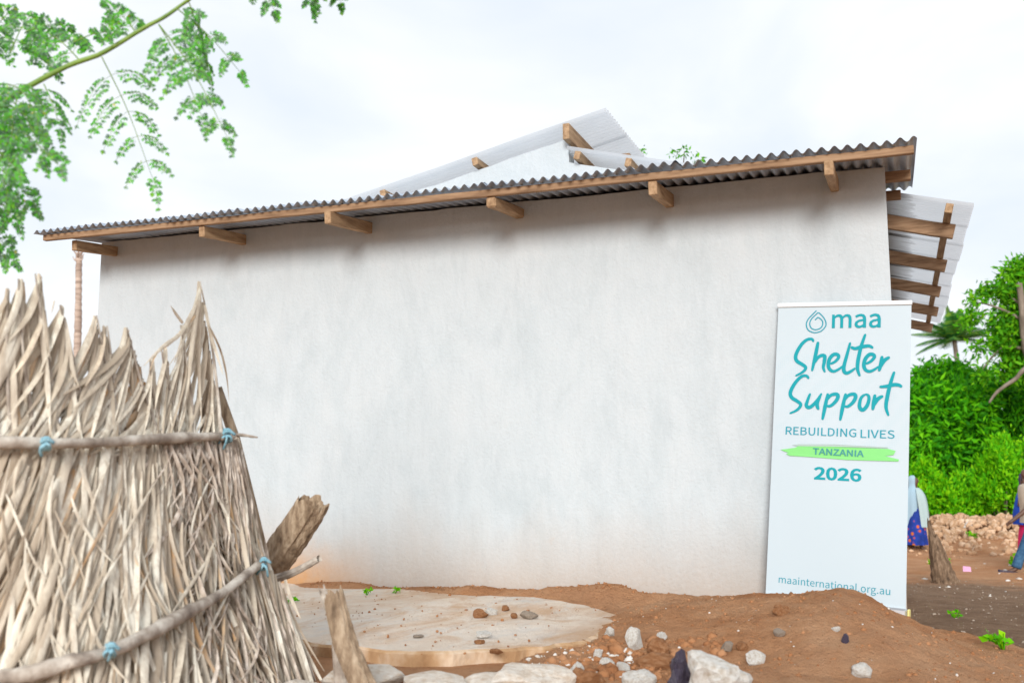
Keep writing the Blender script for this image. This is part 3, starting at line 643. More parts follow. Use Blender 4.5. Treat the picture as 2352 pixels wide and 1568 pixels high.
def split_log(name, base, tip, w0, w1, d0, d1, label, cat, mat, seed, thick=.6, rag=.1):
    """weathered split timber with a ragged broken end"""
    g = np.random.default_rng(seed); n = 36; m = 30
    A = atd(*base, d0); B = atd(*tip, d1); ax = B - A; ln = np.linalg.norm(ax); ax = ax / ln
    v = C0 - A; s = np.cross(ax, v); s /= np.linalg.norm(s); f_ = np.cross(s, ax); th = np.arange(n) * 2 * math.pi / n
    sm = lambda a, k: np.mean([np.roll(a, q) for q in range(-k, k + 1)], 0)
    groove = sm(g.standard_normal(n), 1) * .09 + sm(g.standard_normal(n), 4) * .10; endr = sm(g.standard_normal(n), 3); endr = endr / np.abs(endr).max() + .12 * g.standard_normal(n)
    V = []
    for i in range(m):
        t = i / (m - 1); w = (w0 * (1 - t) + w1 * t) / 2 * (1 + .04 * math.sin(t * 7 + seed)); fine = g.standard_normal(n) * .025
        for j in range(n):
            a = th[j]; al = ln * (t + rag * endr[j] * max(0, (t - .55) / .45))
            rr = 1 + groove[j] * (1 + .4 * math.sin(t * 9 + j)) + fine[j]
            V.append(A + ax * al + (s * math.cos(a) + f_ * math.sin(a) * thick) * w * rr + s * .012 * math.sin(t * 5 + seed))
    for j in range(n): V.append(A + ax * (ln * (1 + rag * endr[j] * .5) - .05) + (s * math.cos(th[j]) + f_ * math.sin(th[j]) * thick) * w1 * .28)
    Fc = [(i * n + j, i * n + (j + 1) % n, (i + 1) * n + (j + 1) % n, (i + 1) * n + j) for i in range(m) for j in range(n)]
    Fc += [tuple(m * n + j for j in range(n)), tuple(range(n))[::-1]]
    return tag(meshpy(name, V, Fc, mat, None, False), label, cat)
split_log('broken_log', (560, 1420), (716, 1150), 80 * 4.75 / F, 74 * 4.75 / F, 4.85, 4.7, 'thick rotten brown log with a ragged end sticking out behind the thatch', 'log', m_log, 3, .7, .06)
split_log('stick', (560, 1352), (736, 1284), 24 * 4.6 / F, 16 * 4.6 / F, 4.7, 4.55, 'thin grey stick poking out below the broken log', 'stick', m_pole, 5, 1, .02)
split_log('weathered_post', (862, 1650), (764, 1368), 62 * 3.9 / F, 48 * 3.9 / F, 3.8, 3.9, 'pale split upright post standing in front of the cement apron', 'post', m_log, 8, .6, .07)
split_log('thin_post', (800, 1640), (742, 1356), 34 * 3.95 / F, 14 * 3.95 / F, 3.86, 3.96, 'narrow grey pointed stake pressed against the pale split post', 'post', m_pole, 11, .8, .05)

# ------------------------------------------------------------------ stones, clods and rubble
def rock_mesh(name, seed, sub=3, jag=.45, flat=1.0):
    bm = bmesh.new(); bmesh.ops.create_icosphere(bm, subdivisions=sub, radius=1); g = random.Random(seed); off = Vector((g.uniform(-50, 50), g.uniform(-50, 50), g.uniform(-50, 50)))
    cuts = [(Vector((g.gauss(0, 1), g.gauss(0, 1), g.gauss(0, 1))).normalized(), g.uniform(.5, .85)) for _ in range(9)]
    for v in bm.verts:
        for nrm, dd in cuts:
            e = v.co.dot(nrm) - dd
            if e > 0: v.co -= nrm * e * .92
        v.co *= 1 + jag * .5 * mnoise.noise(v.co * 1.3 + off) + jag * .25 * mnoise.noise(v.co * 4 + off)
        v.co.z *= flat
    me = bpy.data.meshes.new(name); bm.to_mesh(me); bm.free(); return me
def ground_at(px, py):
    d = ray(px, py); t = np.linspace(2, 60, 6000); P = C0 + d[None] * t[:, None]; z = ground_z(P[:, 0], P[:, 1])
    onsl = np.where((P[:, 0] < -1.7) & (P[:, 1] < 6.75) & (P[:, 1] > 4.3), .842, -9)
    k = np.argmax(P[:, 2] < np.maximum(z, onsl)); return P[k], t[k]
def stone(name, px, py, wpx, hpx, mat, label, cat='stone', seed=0, jag=.45, group=None):
    """a stone whose foot sits where the sight line meets the ground"""
    p, t = ground_at(px, py); me = rock_mesh(name, seed, 3, jag); me.materials.append(mat)
    s = wpx * t / F / 2 * 1.12; h = hpx * t / F / 2 * 1.12
    o = bpy.data.objects.new(name, me); col.objects.link(o); o.location = (p[0], p[1], p[2] + h * .55); o.scale = (s, s * .85, h); o.rotation_euler = (0, 0, YAW)
    return tag(o, label, cat, group)
blk = stone('limestone_block', 1650, 1612, 150, 150, m_white, 'biggest white limestone block at the foot of the earth mound', seed=27, jag=.8)
blk.rotation_euler = (.25, .45, YAW + .4)
stone('limestone', 1456, 1492, 42, 60, m_white, 'tall pointed white stone standing among brown clods', seed=3)
stone('limestone', 1735, 1522, 46, 34, m_white, 'rounded white stone alone above the biggest limestone block', seed=4, jag=.25)
stone('limestone', 1985, 1550, 56, 34, m_white, 'flat pale stone low on the mound below the banner', seed=5)
stone('limestone', 1325, 1550, 32, 40, m_white, 'white stone at the broken corner of the cement apron', seed=6)
stone('limestone', 1400, 1460, 24, 26, m_white, 'small white stone behind the tall pointed one', seed=7)
stone('limestone', 1372, 1510, 26, 24, m_white, 'round white pebble at the edge of the white stone cluster', seed=8)
stone('limestone', 1395, 1530, 34, 26, m_white, 'broad white stone in the middle of the white stone cluster', seed=9)
stone('limestone', 1430, 1540, 30, 28, m_white, 'chalky white stone beside the broad one in the cluster', seed=10)
stone('limestone', 1470, 1575, 70, 44, m_white, 'pale stone half buried between the cluster and the dark scrap', seed=12)
stone('limestone', 1520, 1468, 26, 20, m_white, 'small white stone perched on a brown clod', seed=13)
stone('earth_clod', 1512, 1500, 56, 46, m_clod, 'big knobbly brown clod beside the tall pointed white stone', 'clod', 14, .7)
stone('earth_clod', 1500, 1530, 90, 36, m_clod, 'long flat brown clod in front of the knobbly one', 'clod', 15, .7)
stone('earth_clod', 1345, 1580, 80, 60, m_clod, 'brown clod at the broken corner of the apron under the white stone', 'clod', 16, .7)
stone('earth_clod', 1795, 1410, 36, 26, m_clod, 'dark hollow clod high on the mound under the banner', 'clod', 17, .8)
stone('grey_stone', 1670, 1492, 30, 26, m_greyst, 'round grey stone on the mound above the white block', 'stone', 18, .3)
stone('earth_clod', 1705, 1490, 34, 24, m_clod, 'brown clod lying against the round grey stone', 'clod', 19, .6)
stone('grey_stone', 1940, 1475, 20, 24, m_dark, 'small dark stone on the mound below the banner', 'stone', 20, .4)
stone('limestone', 1918, 1448, 22, 14, m_white, 'tiny pale stone above the small dark stone', seed=21)
stone('grey_stone', 1790, 1458, 26, 22, m_greyst, 'smooth grey stone below the dark hollow clod', 'stone', 22, .3)
for px, py, w, h, mt, lb, sdv in ((1102, 1416, 36, 20, m_clod, 'loaf shaped brown clod on the cement apron', 31), (1130, 1410, 26, 20, m_white, 'pale chip beside the loaf shaped clod on the apron', 32), (1215, 1418, 38, 22, m_greyst, 'brownish grey stone farthest right on the cement apron', 33),
                                (1160, 1402, 22, 14, m_clod, 'small orange clod behind the pale chip on the apron', 34), (1112, 1462, 40, 18, m_white, 'flat pale flake near the middle of the apron', 35), (1102, 1478, 22, 14, m_clod, 'rusty crumb below the flat pale flake on the apron', 36),
                                (1140, 1500, 30, 14, m_clod, 'flat brown clod at the front edge of the apron', 37), (1180, 1418, 20, 14, m_clod, 'small brown clod between the stones on the apron', 38), (960, 1462, 24, 8, m_greyst, 'thin grey chip lying alone on the apron', 39)):
    stone('pebble', px, py, w, h, mt, lb, 'stone', sdv, .5)
stone('plaster_block', 838, 1582, 170, 60, m_found, 'pale rough block under the apron edge beside the split post', 'stone', 41, .5)
stone('plaster_block', 995, 1600, 200, 66, m_found, 'long pale rough block under the middle of the apron edge', 'stone', 42, .5)
stone('plaster_block', 1215, 1592, 210, 86, m_found, 'big pale rough block under the broken corner of the apron', 'stone', 43, .5)
stone('plaster_block', 1118, 1592, 150, 70, m_found, 'pale rough block wedged between the long and the big block under the apron', 'stone', 45, .5)
stone('plaster_block', 690, 1600, 90, 60, m_found, 'pale rough block under the apron edge behind the thatch hem', 'stone', 44, .5)
# crumpled dark scrap between the stones
p, t = ground_at(1562, 1580); me = rock_mesh('dark_scrap', 50, 3, 1.2); me.materials.append(m_dark)
o = bpy.data.objects.new('dark_scrap', me); col.objects.link(o); o.location = (p[0], p[1], p[2] + .05); o.scale = (.055, .05, .12); o.rotation_euler = (.2, -.15, YAW)
tag(o, 'crumpled dark purple scrap of plastic beside the biggest limestone block', 'scrap')
# loose gravel and crumbs
def scatter(name, pts, sizes, meshes, mats_, seed, jit=.4):
    bag = Bag(); g = np.random.default_rng(seed)
    base = [(np.array([v.co[:] for v in me.vertices]), [tuple(p_.vertices) for p_ in me.polygons]) for me in meshes]
    for p, s in zip(pts, sizes):
        V, Fc = base[g.integers(len(base))]; a = g.uniform(0, 6.28); c_, s_ = math.cos(a), math.sin(a)
        Rm = np.array([[c_, -s_, 0], [s_, c_, 0], [0, 0, 1]]) * np.array([1, g.uniform(.6, 1), g.uniform(.5, 1)])
        bag.add((V @ Rm.T) * s + p, Fc)
    return tag(meshnp(name, np.vstack(bag.V), bag.F, mats_, None, False), kind='stuff')
lows = [rock_mesh('low', 60 + i, 1, .6) for i in range(6)]
def cloud(n, x0, x1, y0, y1, smin, smax, seed, keep=None):
    g = np.random.default_rng(seed); x = g.uniform(x0, x1, n); y = g.uniform(y0, y1, n)
    if keep is not None: k = keep(x, y, g); x, y = x[k], y[k]
    s = smin * (smax / smin) ** (g.random(len(x)) ** 2.2); z = ground_z(x, y) - s * .12
    return np.stack([x, y, z], -1), s
P_, S_ = cloud(2600, -1.75, 1.6, 4.3, 6.6, .003, .02, 1)
scatter('mound_crumbs', P_, S_, lows, m_clod, 2)
P_, S_ = cloud(110, -1.7, 1.4, 4.3, 6.5, .003, .014, 3)
scatter('pale_gravel', P_, S_, lows, m_white, 4)
P_, S_ = cloud(170, -1.72, -1.2, 4.4, 5.15, .006, .028, 5); scatter('chalky_gravel', P_, S_, lows, m_white, 6)
P_, S_ = cloud(700, -1.55, 1.2, 4.3, 6.35, .012, .05, 17); scatter('soil_lumps', P_ - np.array([0, 0, .35]) * S_[:, None], S_, lows, m_soil, 18)
P_, S_ = cloud(420, -1.62, -.85, 4.35, 5.3, .01, .06, 7); scatter('loose_clods', P_, S_, lows, m_clod, 8)
g_ = np.random.default_rng(9); x = g_.uniform(-3.8, -1.8, 160); y = g_.uniform(4.4, 6.7, 160); s = .004 * 4 ** (g_.random(160) ** 2)
scatter('apron_crumbs', np.stack([x, y, np.full(160, .845)], -1), s, lows, m_clod, 10)
x = g_.uniform(-4.3, -1.3, 260); y = 6.86 - np.abs(g_.normal(0, .06, 260)); s = .004 * 4 ** (g_.random(260) ** 1.8)
scatter('wall_foot_crumbs', np.stack([x, y, np.maximum(ground_z(x, y), .84) + .003], -1), s, lows, m_clod, 11)
P_, S_ = cloud(2200, 0, 4.5, 6.6, 17, .005, .026, 12); scatter('path_gravel', P_, S_, lows, m_greyst, 13)
P_, S_ = cloud(420, .1, 7, 14.5, 21, .02, .09, 14, lambda x, y, g: g.random(len(x)) < np.clip((x - .2 * (y - 14)) / 2.5, .1, 1)); scatter('chalk_debris', P_, S_, lows, m_white, 15)

# far rubble heap under the bushes
hc = atd(2250, 1205, 23.0)
heap = tag(empty('rubble_heap', (hc[0], hc[1], float(ground_z(hc[0], hc[1])))), 'long heap of orange coral rubble below the green bushes', 'rubble heap')
hs = []
g_ = np.random.default_rng(21)
for i in range(3000):
    x = hc[0] + g_.normal(0, 2.3); y = hc[1] + g_.normal(-.2, 1.25); s = .035 * (.17 / .035) ** (g_.random() ** 1.6)
    hs.append((s * (1 if y < hc[1] + .5 else .3), s, x, y))
hs.sort(key=lambda a: -a[0]); heapm = [rock_mesh('stone', 80 + i, 2, .9) for i in range(8)]
for me in heapm: me.materials.append(m_coral)
hb = []
for i, (_, s, x, y) in enumerate(hs):
    z = float(ground_z(x, y)) + s * .35
    if i < 300:
        o = bpy.data.objects.new('stone', heapm[i % 8]); col.objects.link(o); o.parent = heap; o.matrix_parent_inverse = Matrix.Translation(-heap.location)
        o.location = (x, y, z); o.scale = (s, s * .8, s * .75); o.rotation_euler = (U(0, 6), U(0, 6), U(0, 6))
    else: hb.append((x, y, z, s))
o = scatter('small_rubble', [np.array(q[:3]) for q in hb], [q[3] for q in hb], lows, m_coral, 22); o.parent = heap; o.matrix_parent_inverse = Matrix.Translation(-heap.location)
stone('limestone', 2226, 1214, 40, 22, m_white, 'white slab shaped stone on the far rubble heap', seed=71)
# litter on the path
p, t = ground_at(2222, 1312)
o = hexa('paper_scrap', [p + np.array(q) * .62 for q in ((-.11, 0, .0), (.1, .03, .0), (.1, .06, .004), (-.11, .05, .004), (-.1, .02, .14), (.09, .06, .12), (.09, .07, .124), (-.1, .04, .144))], plain('pink_paper', (.62, .34, .52), .7), None, 0)
tag(o, 'crumpled pink and white scrap of packaging on the path', 'litter')

# tree stump beside the path
def stump():
    d = 14.6; root = atd(2168, 1322, d); st = tag(empty('tree_stump', tuple(root)), 'weathered pointed tree stump beside the path', 'stump')
    g = np.random.default_rng(4); n = 18; m = 14; V = []; ln = 112 * d / F
    top = g.uniform(-.5, .6, n); top = (top + np.roll(top, 1) + np.roll(top, -1)) / 3
    for i in range(m):
        t = i / (m - 1)
        for j in range(n):
            a = 2 * math.pi * j / n; r = (.185 * (1 - t) + .06 * t) * (1 + .16 * math.sin(3 * a + 1) + .06 * g.standard_normal()) * (1 + .25 * max(0, .15 - t) * 4 * (.5 + .5 * math.sin(4 * a)))
            V.append((root[0] - .13 * t + r * math.cos(a), root[1] + r * math.sin(a) * .8, root[2] - .12 + ln * 1.1 * t + top[j] * .25 * max(0, (t - .5) * 2) + (.20 * math.cos(a - 2.4) - .06) * t ** 3))
    Fc = [(i * n + j, i * n + (j + 1) % n, (i + 1) * n + (j + 1) % n, (i + 1) * n + j) for i in range(m - 1) for j in range(n)] + [tuple((m - 1) * n + j for j in range(n))]
    meshpy('trunk', V, Fc, simple('dark_stump_wood', [(.28, (.06, .04, .028)), (.5, (.19, .125, .08)), (.75, (.34, .24, .165))], 9, .9, .1, 0, (3, 3, .8), .9, .02, bscale=20), st)
stump()

# ------------------------------------------------------------------ foliage
def leaves(pts, outd, size, aspect=.4, g=rng, droop=.3, spread=1.0, curl=.15):
    n = len(pts); d = outd + spread * g.standard_normal((n, 3)); d[:, 2] -= droop; d /= np.linalg.norm(d, axis=1)[:, None] + 1e-9
    r = g.standard_normal((n, 3)); r[:, 2] *= .5; s = np.cross(d, r); s /= np.linalg.norm(s, axis=1)[:, None] + 1e-9; nn = np.cross(s, d)
    L_ = (size * g.uniform(.6, 1.25, n))[:, None]; w = L_ * aspect / 2
    V = np.stack([pts, pts + d * L_ * .45 + s * w + nn * curl * L_ * .3, pts + d * L_ - nn * curl * L_ * .4, pts + d * L_ * .45 - s * w + nn * curl * L_ * .3], 1).reshape(-1, 3)
    I = np.arange(n)[:, None] * 4
    return V, I + np.array([[0, 1, 2, 3]])
def crown(name, blobs, n, size, mat, parent, aspect=.4, droop=.3, seed=0, clump=9, shell=.55, up=0):
    """leaf clumps through the volume of overlapping ellipsoids; blobs = (centre, radius, squash, weight)"""
    g = np.random.default_rng(seed); wts = np.array([b_[1] ** 2 * (b_[3] if len(b_) > 3 else 1) for b_ in blobs]); wts /= wts.sum(); VV = []; FF = []; off = 0
    for b_, w in zip(blobs, wts):
        k = max(3, int(n * w / clump)); u = g.standard_normal((k, 3)); u /= np.linalg.norm(u, axis=1)[:, None]
        rad = (shell + (1 - shell) * g.random(k) ** .6) * (1 + .35 * (vnoise(u[:, 0] * 2.2 + 9, u[:, 1] * 2.2 + u[:, 2] * 3, seed) - .5))
        c = np.asarray(b_[0]) + u * rad[:, None] * b_[1] * np.array([1, 1, b_[2] if len(b_) > 2 else 1])
        P = np.repeat(c, clump, 0) + g.standard_normal((k * clump, 3)) * size * .55; o = np.repeat(u * .5 + np.array([0, 0, up]), clump, 0)
        V, Fc = leaves(P, o, size, aspect, g, droop); VV.append(V); FF.append(Fc + off); off += len(V)
    return meshnp(name, np.vstack(VV), np.vstack(FF), mat, parent)
m_mango = leafmat('mango_leaves', [(0, (.012, .06, .008)), (.3, (.025, .22, .005)), (.65, (.11, .52, .004)), (.94, (.24, .64, .006)), (.97, (.38, .30, .05)), (1, (.42, .22, .06))], .6, .3, .15, .35)
m_bush = leafmat('bush_leaves', [(0, (.018, .20, .004)), (.4, (.11, .48, .004)), (.75, (.24, .60, .004)), (1, (.42, .64, .01))], .65, .35, .12, .35)
m_tall = leafmat('tall_tree_leaves', [(0, (.015, .11, .008)), (.4, (.075, .36, .008)), (.8, (.21, .55, .01)), (1, (.36, .45, .02))], .6, .35, .15, .35)
m_palm = leafmat('palm_leaves', [(0, (.02, .12, .03)), (.6, (.06, .26, .04)), (1, (.25, .42, .05))], .5, .35, .2)
m_bark = simple('grey_bark', [(.3, (.12, .095, .075)), (.7, (.29, .245, .20))], 5, .9, .15, 0, (1, 1, .4), .7, .03)
def fr(px, py, d, rpx, sq=.85, w=1): return (atd(px, py, d), rpx * d / F, sq, w)
def limb(pts, r0, r1, n=12): P = spline(pts, n); return (P, np.linspace(r0, r1, n))
# the dense mango tree
mb = [fr(2160, 880, 33, 56), fr(2215, 885, 34, 40), fr(2120, 935, 32, 60), fr(2205, 945, 31, 75), fr(2290, 935, 32, 85), fr(2150, 1030, 31, 65), fr(2245, 1040, 31, 75), fr(2345, 1020, 32, 85), fr(2060, 980, 33, 70), fr(2420, 940, 33, 100), fr(2000, 1020, 34, 70), fr(2320, 1110, 32, 60), fr(2130, 1110, 32, 55), fr(2440, 1060, 33, 90)]
tp = atd(2235, 1200, 33); tp[2] = float(ground_z(tp[0], tp[1]))
mango = tag(empty('mango_tree', tuple(tp)), 'dense dark green mango tree rising behind the pale bushes', 'tree')
crown('crown', mb, 52000, .30, m_mango, mango, .30, .55, 31, 10, .5)
tubes('trunk', [limb([tp - [0, 0, .3], tp + [0, 0, 1.2], atd(2235, 1000, 32.5)], .32, .2)] + [limb([tp + [0, 0, 1.1], (tp + b_[0]) / 2 + [0, 0, .4], b_[0]], .16, .04) for b_ in mb[:10]], m_bark, mango, 8, .08)
# the tall open tree at the right
tb = [fr(2335, 628, 29, 26), fr(2300, 668, 29, 26), fr(2345, 690, 29, 34), fr(2262, 672, 29, 15, .6), fr(2232, 690, 29, 10, .6), fr(2235, 728, 29, 14, .5), fr(2215, 745, 29, 9, .5), fr(2318, 738, 29, 36), fr(2300, 775, 29, 26), fr(2345, 800, 29, 45), fr(2262, 858, 29, 12, .7), fr(2325, 850, 29, 34), fr(2400, 720, 29.5, 70), fr(2420, 840, 29.5, 80), fr(2250, 800, 29, 14, .6), fr(2370, 610, 29, 30)]
tq = atd(2430, 1200, 29); tq[2] = float(ground_z(tq[0], tq[1]))
tall = tag(empty('tall_tree', tuple(tq)), 'tall open crowned tree with a pale forked trunk cut by the picture edge', 'tree')
crown('crown', tb, 15000, .21, m_tall, tall, .36, .3, 33, 8, .25)
tubes('trunk', [limb([tq - [0, 0, .3], atd(2425, 1050, 29), atd(2385, 880, 28.6), atd(2357, 790, 28.4), atd(2350, 720, 28.4), atd(2341, 650, 28.4)], .22, .075, 18),
                limb([atd(2420, 1040, 29), atd(2375, 850, 28), atd(2330, 872, 28), atd(2290, 900, 28), atd(2272, 925, 28)], .085, .03, 16),
                limb([atd(2350, 735, 28.5), atd(2300, 710, 28.8), atd(2250, 695, 29), atd(2225, 705, 29)], .05, .008), limb([atd(2345, 700, 28.5), atd(2305, 670, 29), atd(2262, 650, 29)], .04, .008),
                limb([atd(2355, 800, 28.5), atd(2300, 800, 29), atd(2255, 850, 29)], .06, .015)], m_bark, tall, 8, .06)
# the pale feathery bushes
def shoots(env, n, seed, d):
    """upright feathery shoots filling an outline: env = (px, top, foot, half width)"""
    g = np.random.default_rng(seed); out_ = []
    for i in range(n):
        px, top, foot, hw = env[g.integers(len(env))]; u = g.uniform(-1, 1); y = foot - (foot - top) * (1 - u * u * .8) * g.uniform(.15, 1) ** .7
        out_.append(fr(px + u * hw, y + 16, d + g.uniform(-.9, .9), g.uniform(9, 15), g.uniform(1.2, 2.2)))
    return out_
for (lb, env, cnt, sdv, base) in (('yellow green feathery bush nearest the banner edge', [(2105, 1015, 1190, 42), (2145, 1040, 1190, 30), (2060, 1030, 1190, 40)], 70, 41, (2115, 1205)),
                                  ('low green bush in the dip between the two paler bushes', [(2208, 1075, 1190, 30), (2190, 1110, 1190, 30)], 36, 42, (2205, 1205)),
                                  ('tallest feathery bush with upright pale shoots behind the rubble', [(2300, 975, 1190, 28), (2345, 990, 1190, 40), (2268, 1040, 1190, 24), (2400, 1000, 1200, 45)], 100, 43, (2310, 1215))):
    q = atd(*base, 26.5); q[2] = float(ground_z(q[0], q[1])); bl_ = shoots(env, cnt, sdv, 26.5)
    bsh = tag(empty('feathery_bush', tuple(q)), lb, 'bush')
    crown('foliage', bl_, 170 * cnt, .15, m_bush, bsh, .40, -.35, sdv, 8, .15, 1.0)
    tubes('stem', [limb([q - [0, 0, .1], (q + b_[0]) / 2 + [0, 0, -.2], b_[0]], .03, .008, 6) for b_ in bl_[::4]], m_bark, bsh, 5)
# coconut palm far behind
pc = atd(2192, 782, 70); pg = pc.copy(); pg[2] = 0
cp = tag(empty('coconut_palm', tuple(pg)), 'small distant coconut palm showing above the mango tree', 'palm tree')
tube('trunk', [pg + [1.2, 0, -.3], pg + [.7, 0, 4], pc + [.2, 0, -3], pc], [.24, .19, .16, .15], m_bark, cp)
g_ = np.random.default_rng(55); bag = Bag()
for i in range(26):
    an = g_.uniform(0, 6.28); el = g_.uniform(.0, 1.45); ln = g_.uniform(2.5, 3.5); o = np.array([math.cos(an) * math.cos(el), math.sin(an) * math.cos(el), math.sin(el)])
    q = np.array([pc + o * ln * t + np.array([0, 0, -1.1 * (1 - .5 * math.sin(el))]) * (t ** 2) * 1.0 for t in np.linspace(0, 1, 14)])
    T = np.gradient(q, axis=0); T /= np.linalg.norm(T, axis=1)[:, None]; Bag1 = Bag()
    V, Fc = tube_data(q, np.linspace(.04, .01, 14), 4); Fc = [f if len(f) == 4 else (*f, f[-1]) for f in Fc if len(f) == 4]; Bag1.add(V, Fc)
    for j in range(1, 14):
        for sg in (-1, 1):
            for e_ in (0, .5):
                b0 = q[j] - (q[j] - q[j - 1]) * e_; sd_ = np.cross(T[j], [0, 0, 1.0]); sd_ /= np.linalg.norm(sd_) + 1e-6
                dl = sd_ * sg * .8 + T[j] * .55 + np.array([0, 0, -.35]); l_ = .75 * math.sin(math.pi * (.15 + .8 * j / 14)); w_ = T[j] * .06
                Bag1.add(np.array([b0 - w_, b0 + w_, b0 + dl * l_ + w_ * .3, b0 + dl * l_ - w_ * .3]), [(0, 1, 2, 3)])
    meshnp('frond', np.vstack(Bag1.V), Bag1.F, m_palm, cp)
# dead palm trunk far left
q0 = atd(176, 830, 40); q1 = atd(181, 580, 40); qb = np.array([q0[0] - .3, q0[1], 0]); 
dp = tag(empty('dead_palm_trunk', tuple(qb)), 'bare ringed palm trunk without a crown beyond the thatch', 'palm trunk')
P = spline([qb - [0, 0, .3], (qb + q0) / 2, q0, atd(180, 700, 40), q1], 90); rr = np.linspace(.19, .115, 90) * (1 + .05 * np.sin(np.arange(90) * 2.1))
m_ptr = simple('ringed_palm_bark', [(.35, (.30, .23, .19)), (.6, (.55, .45, .38))], 2.2, .9, .1, 0, (.5, .5, 4), .5, .03)
tube('trunk', P, rr, m_ptr, dp, 10, .05, 3)
tubes('leaf_stubs', [(np.array([q1 + [0, 0, -.1 - .15 * (i % 3)], q1 + [.16 * math.cos(i * 1.3), .16 * math.sin(i * 1.3), .02 - .15 * (i % 3)], q1 + [.22 * math.cos(i * 1.3), .22 * math.sin(i * 1.3), .12 - .15 * (i % 3)]]), [.05, .03, .01]) for i in range(12)], m_ptr, dp, 5)
# leafy tips of a tree behind the house
hb_ = atd(1540, 800, 22); hb_[2] = .2
bt = tag(empty('slender_tree', tuple(hb_)), 'slender tree behind the house with only its leafy tips above the roof', 'tree')
crown('crown', [fr(1476, 349, 22, 9, .5), fr(1565, 352, 22, 9, .7), fr(1580, 345, 22, 7, .4), fr(1600, 366, 22, 10, .4), fr(1550, 352, 22, 6, .4), fr(1530, 430, 22, 50), fr(1590, 440, 22, 45)], 900, .13, m_tall, bt, .4, .3, 61, 5, .2)
tubes('trunk', [limb([hb_ - [0, 0, .3], atd(1540, 600, 22), atd(1535, 450, 22)], .12, .05), limb([atd(1535, 450, 22), atd(1565, 400, 22), atd(1572, 348, 22)], .03, .008), limb([atd(1535, 470, 22), atd(1490, 400, 22), atd(1476, 352, 22)], .03, .008), limb([atd(1550, 420, 22), atd(1590, 380, 22), atd(1604, 366, 22)], .02, .006)], m_bark, bt, 6)
# woods closing the view behind everything
g_ = np.random.default_rng(66); wb = []
for px in range(-700, 3600, 90):
    if 250 < px < 1950 and False: continue
    d = g_.uniform(75, 110); wb.append(fr(px, 1050 + g_.uniform(-10, 20), d, g_.uniform(50, 75)))
tag(crown('far_woods', wb, 14000, .9, m_mango, None, .5, .2, 67, 7, .5), kind='stuff')

# small weeds
def weed(px, py, spx, label, seed, cat='weed'):
    p, t = ground_at(px, py); g = np.random.default_rng(seed); s = spx * t / F; root = tag(empty('weed', tuple(p)), label, cat)
    st = []; VV = []; FF = []; off = 0
    for i in range(7):
        e_ = p + np.array([g.uniform(-.5, .5) * s, g.uniform(-.3, .3) * s, g.uniform(.15, .55) * s]); st.append((np.array([p - [0, 0, .01], (p + e_) / 2 + [0, 0, .1 * s], e_]), .03 * s))
        P = e_ + g.standard_normal((5, 3)) * s * .07; V, Fc = leaves(P, np.tile([0, 0, .6], (5, 1)), s * .30, .75, g, 0); VV.append(V); FF.append(Fc + off); off += len(V)
    meshnp('leaves', np.vstack(VV), np.vstack(FF), m_bush, root); tubes('stem', st, m_bush, root, 4)
weed(2305, 1492, 62, 'bright green weed on the path at the far right of the mound', 1); weed(2158, 1312, 40, 'low weed growing against the tree stump', 2)
weed(2192, 1418, 26, 'little yellow green seedling on the gravel beside the banner', 3); weed(842, 1366, 22, 'small green sprout at the wall foot nearest the thatch', 4)
weed(908, 1362, 20, 'second green sprout along the wall foot', 5); weed(672, 1385, 26, 'green sprig between the thatch hem and the apron', 6)
weed(2235, 1238, 26, 'thin weed between the pale stones beyond the stump', 7); weed(2330, 1300, 34, 'yellowish weed beside the walking foot', 8)

# moringa branch overhead
m_mor = leafmat('moringa_leaflets', [(0, (.12, .25, .15)), (.3, (.24, .40, .25)), (.55, (.16, .50, .08)), (.85, (.12, .62, .03)), (.99, (.30, .66, .06)), (1, (.6, .5, .08))], .35, .5, .5)
m_twig = simple('green_twig', [(.3, (.10, .20, .03)), (.7, (.22, .34, .06))], 14, .5, .4, 0, (1, 1, 1), .3, .003)
DM = 3.4
tm = atd(-420, 1500, 3.6); tm[2] = .6
mor = tag(empty('moringa_tree', tuple(tm)), 'moringa tree reaching a green branch of feathery leaves across the sky', 'tree')
tube('trunk', spline([tm - [0, 0, .2], tm + [0, 0, 1.0], atd(-330, 500, 3.55), atd(-230, 330, 3.5)], 14), np.linspace(.07, .03, 14), m_bark, mor, 9, .05)
tube('branch', spline([atd(-230, 330, 3.5), atd(-100, 290, 3.45), atd(0, 243, DM), atd(60, 202, DM), atd(160, 150, DM), atd(235, 122, DM), atd(330, 65, DM), atd(380, 38, DM), atd(436, -2, DM), atd(520, -60, 3.35)], 40), np.linspace(.0118, .005, 40), m_twig, mor, 9, .04)
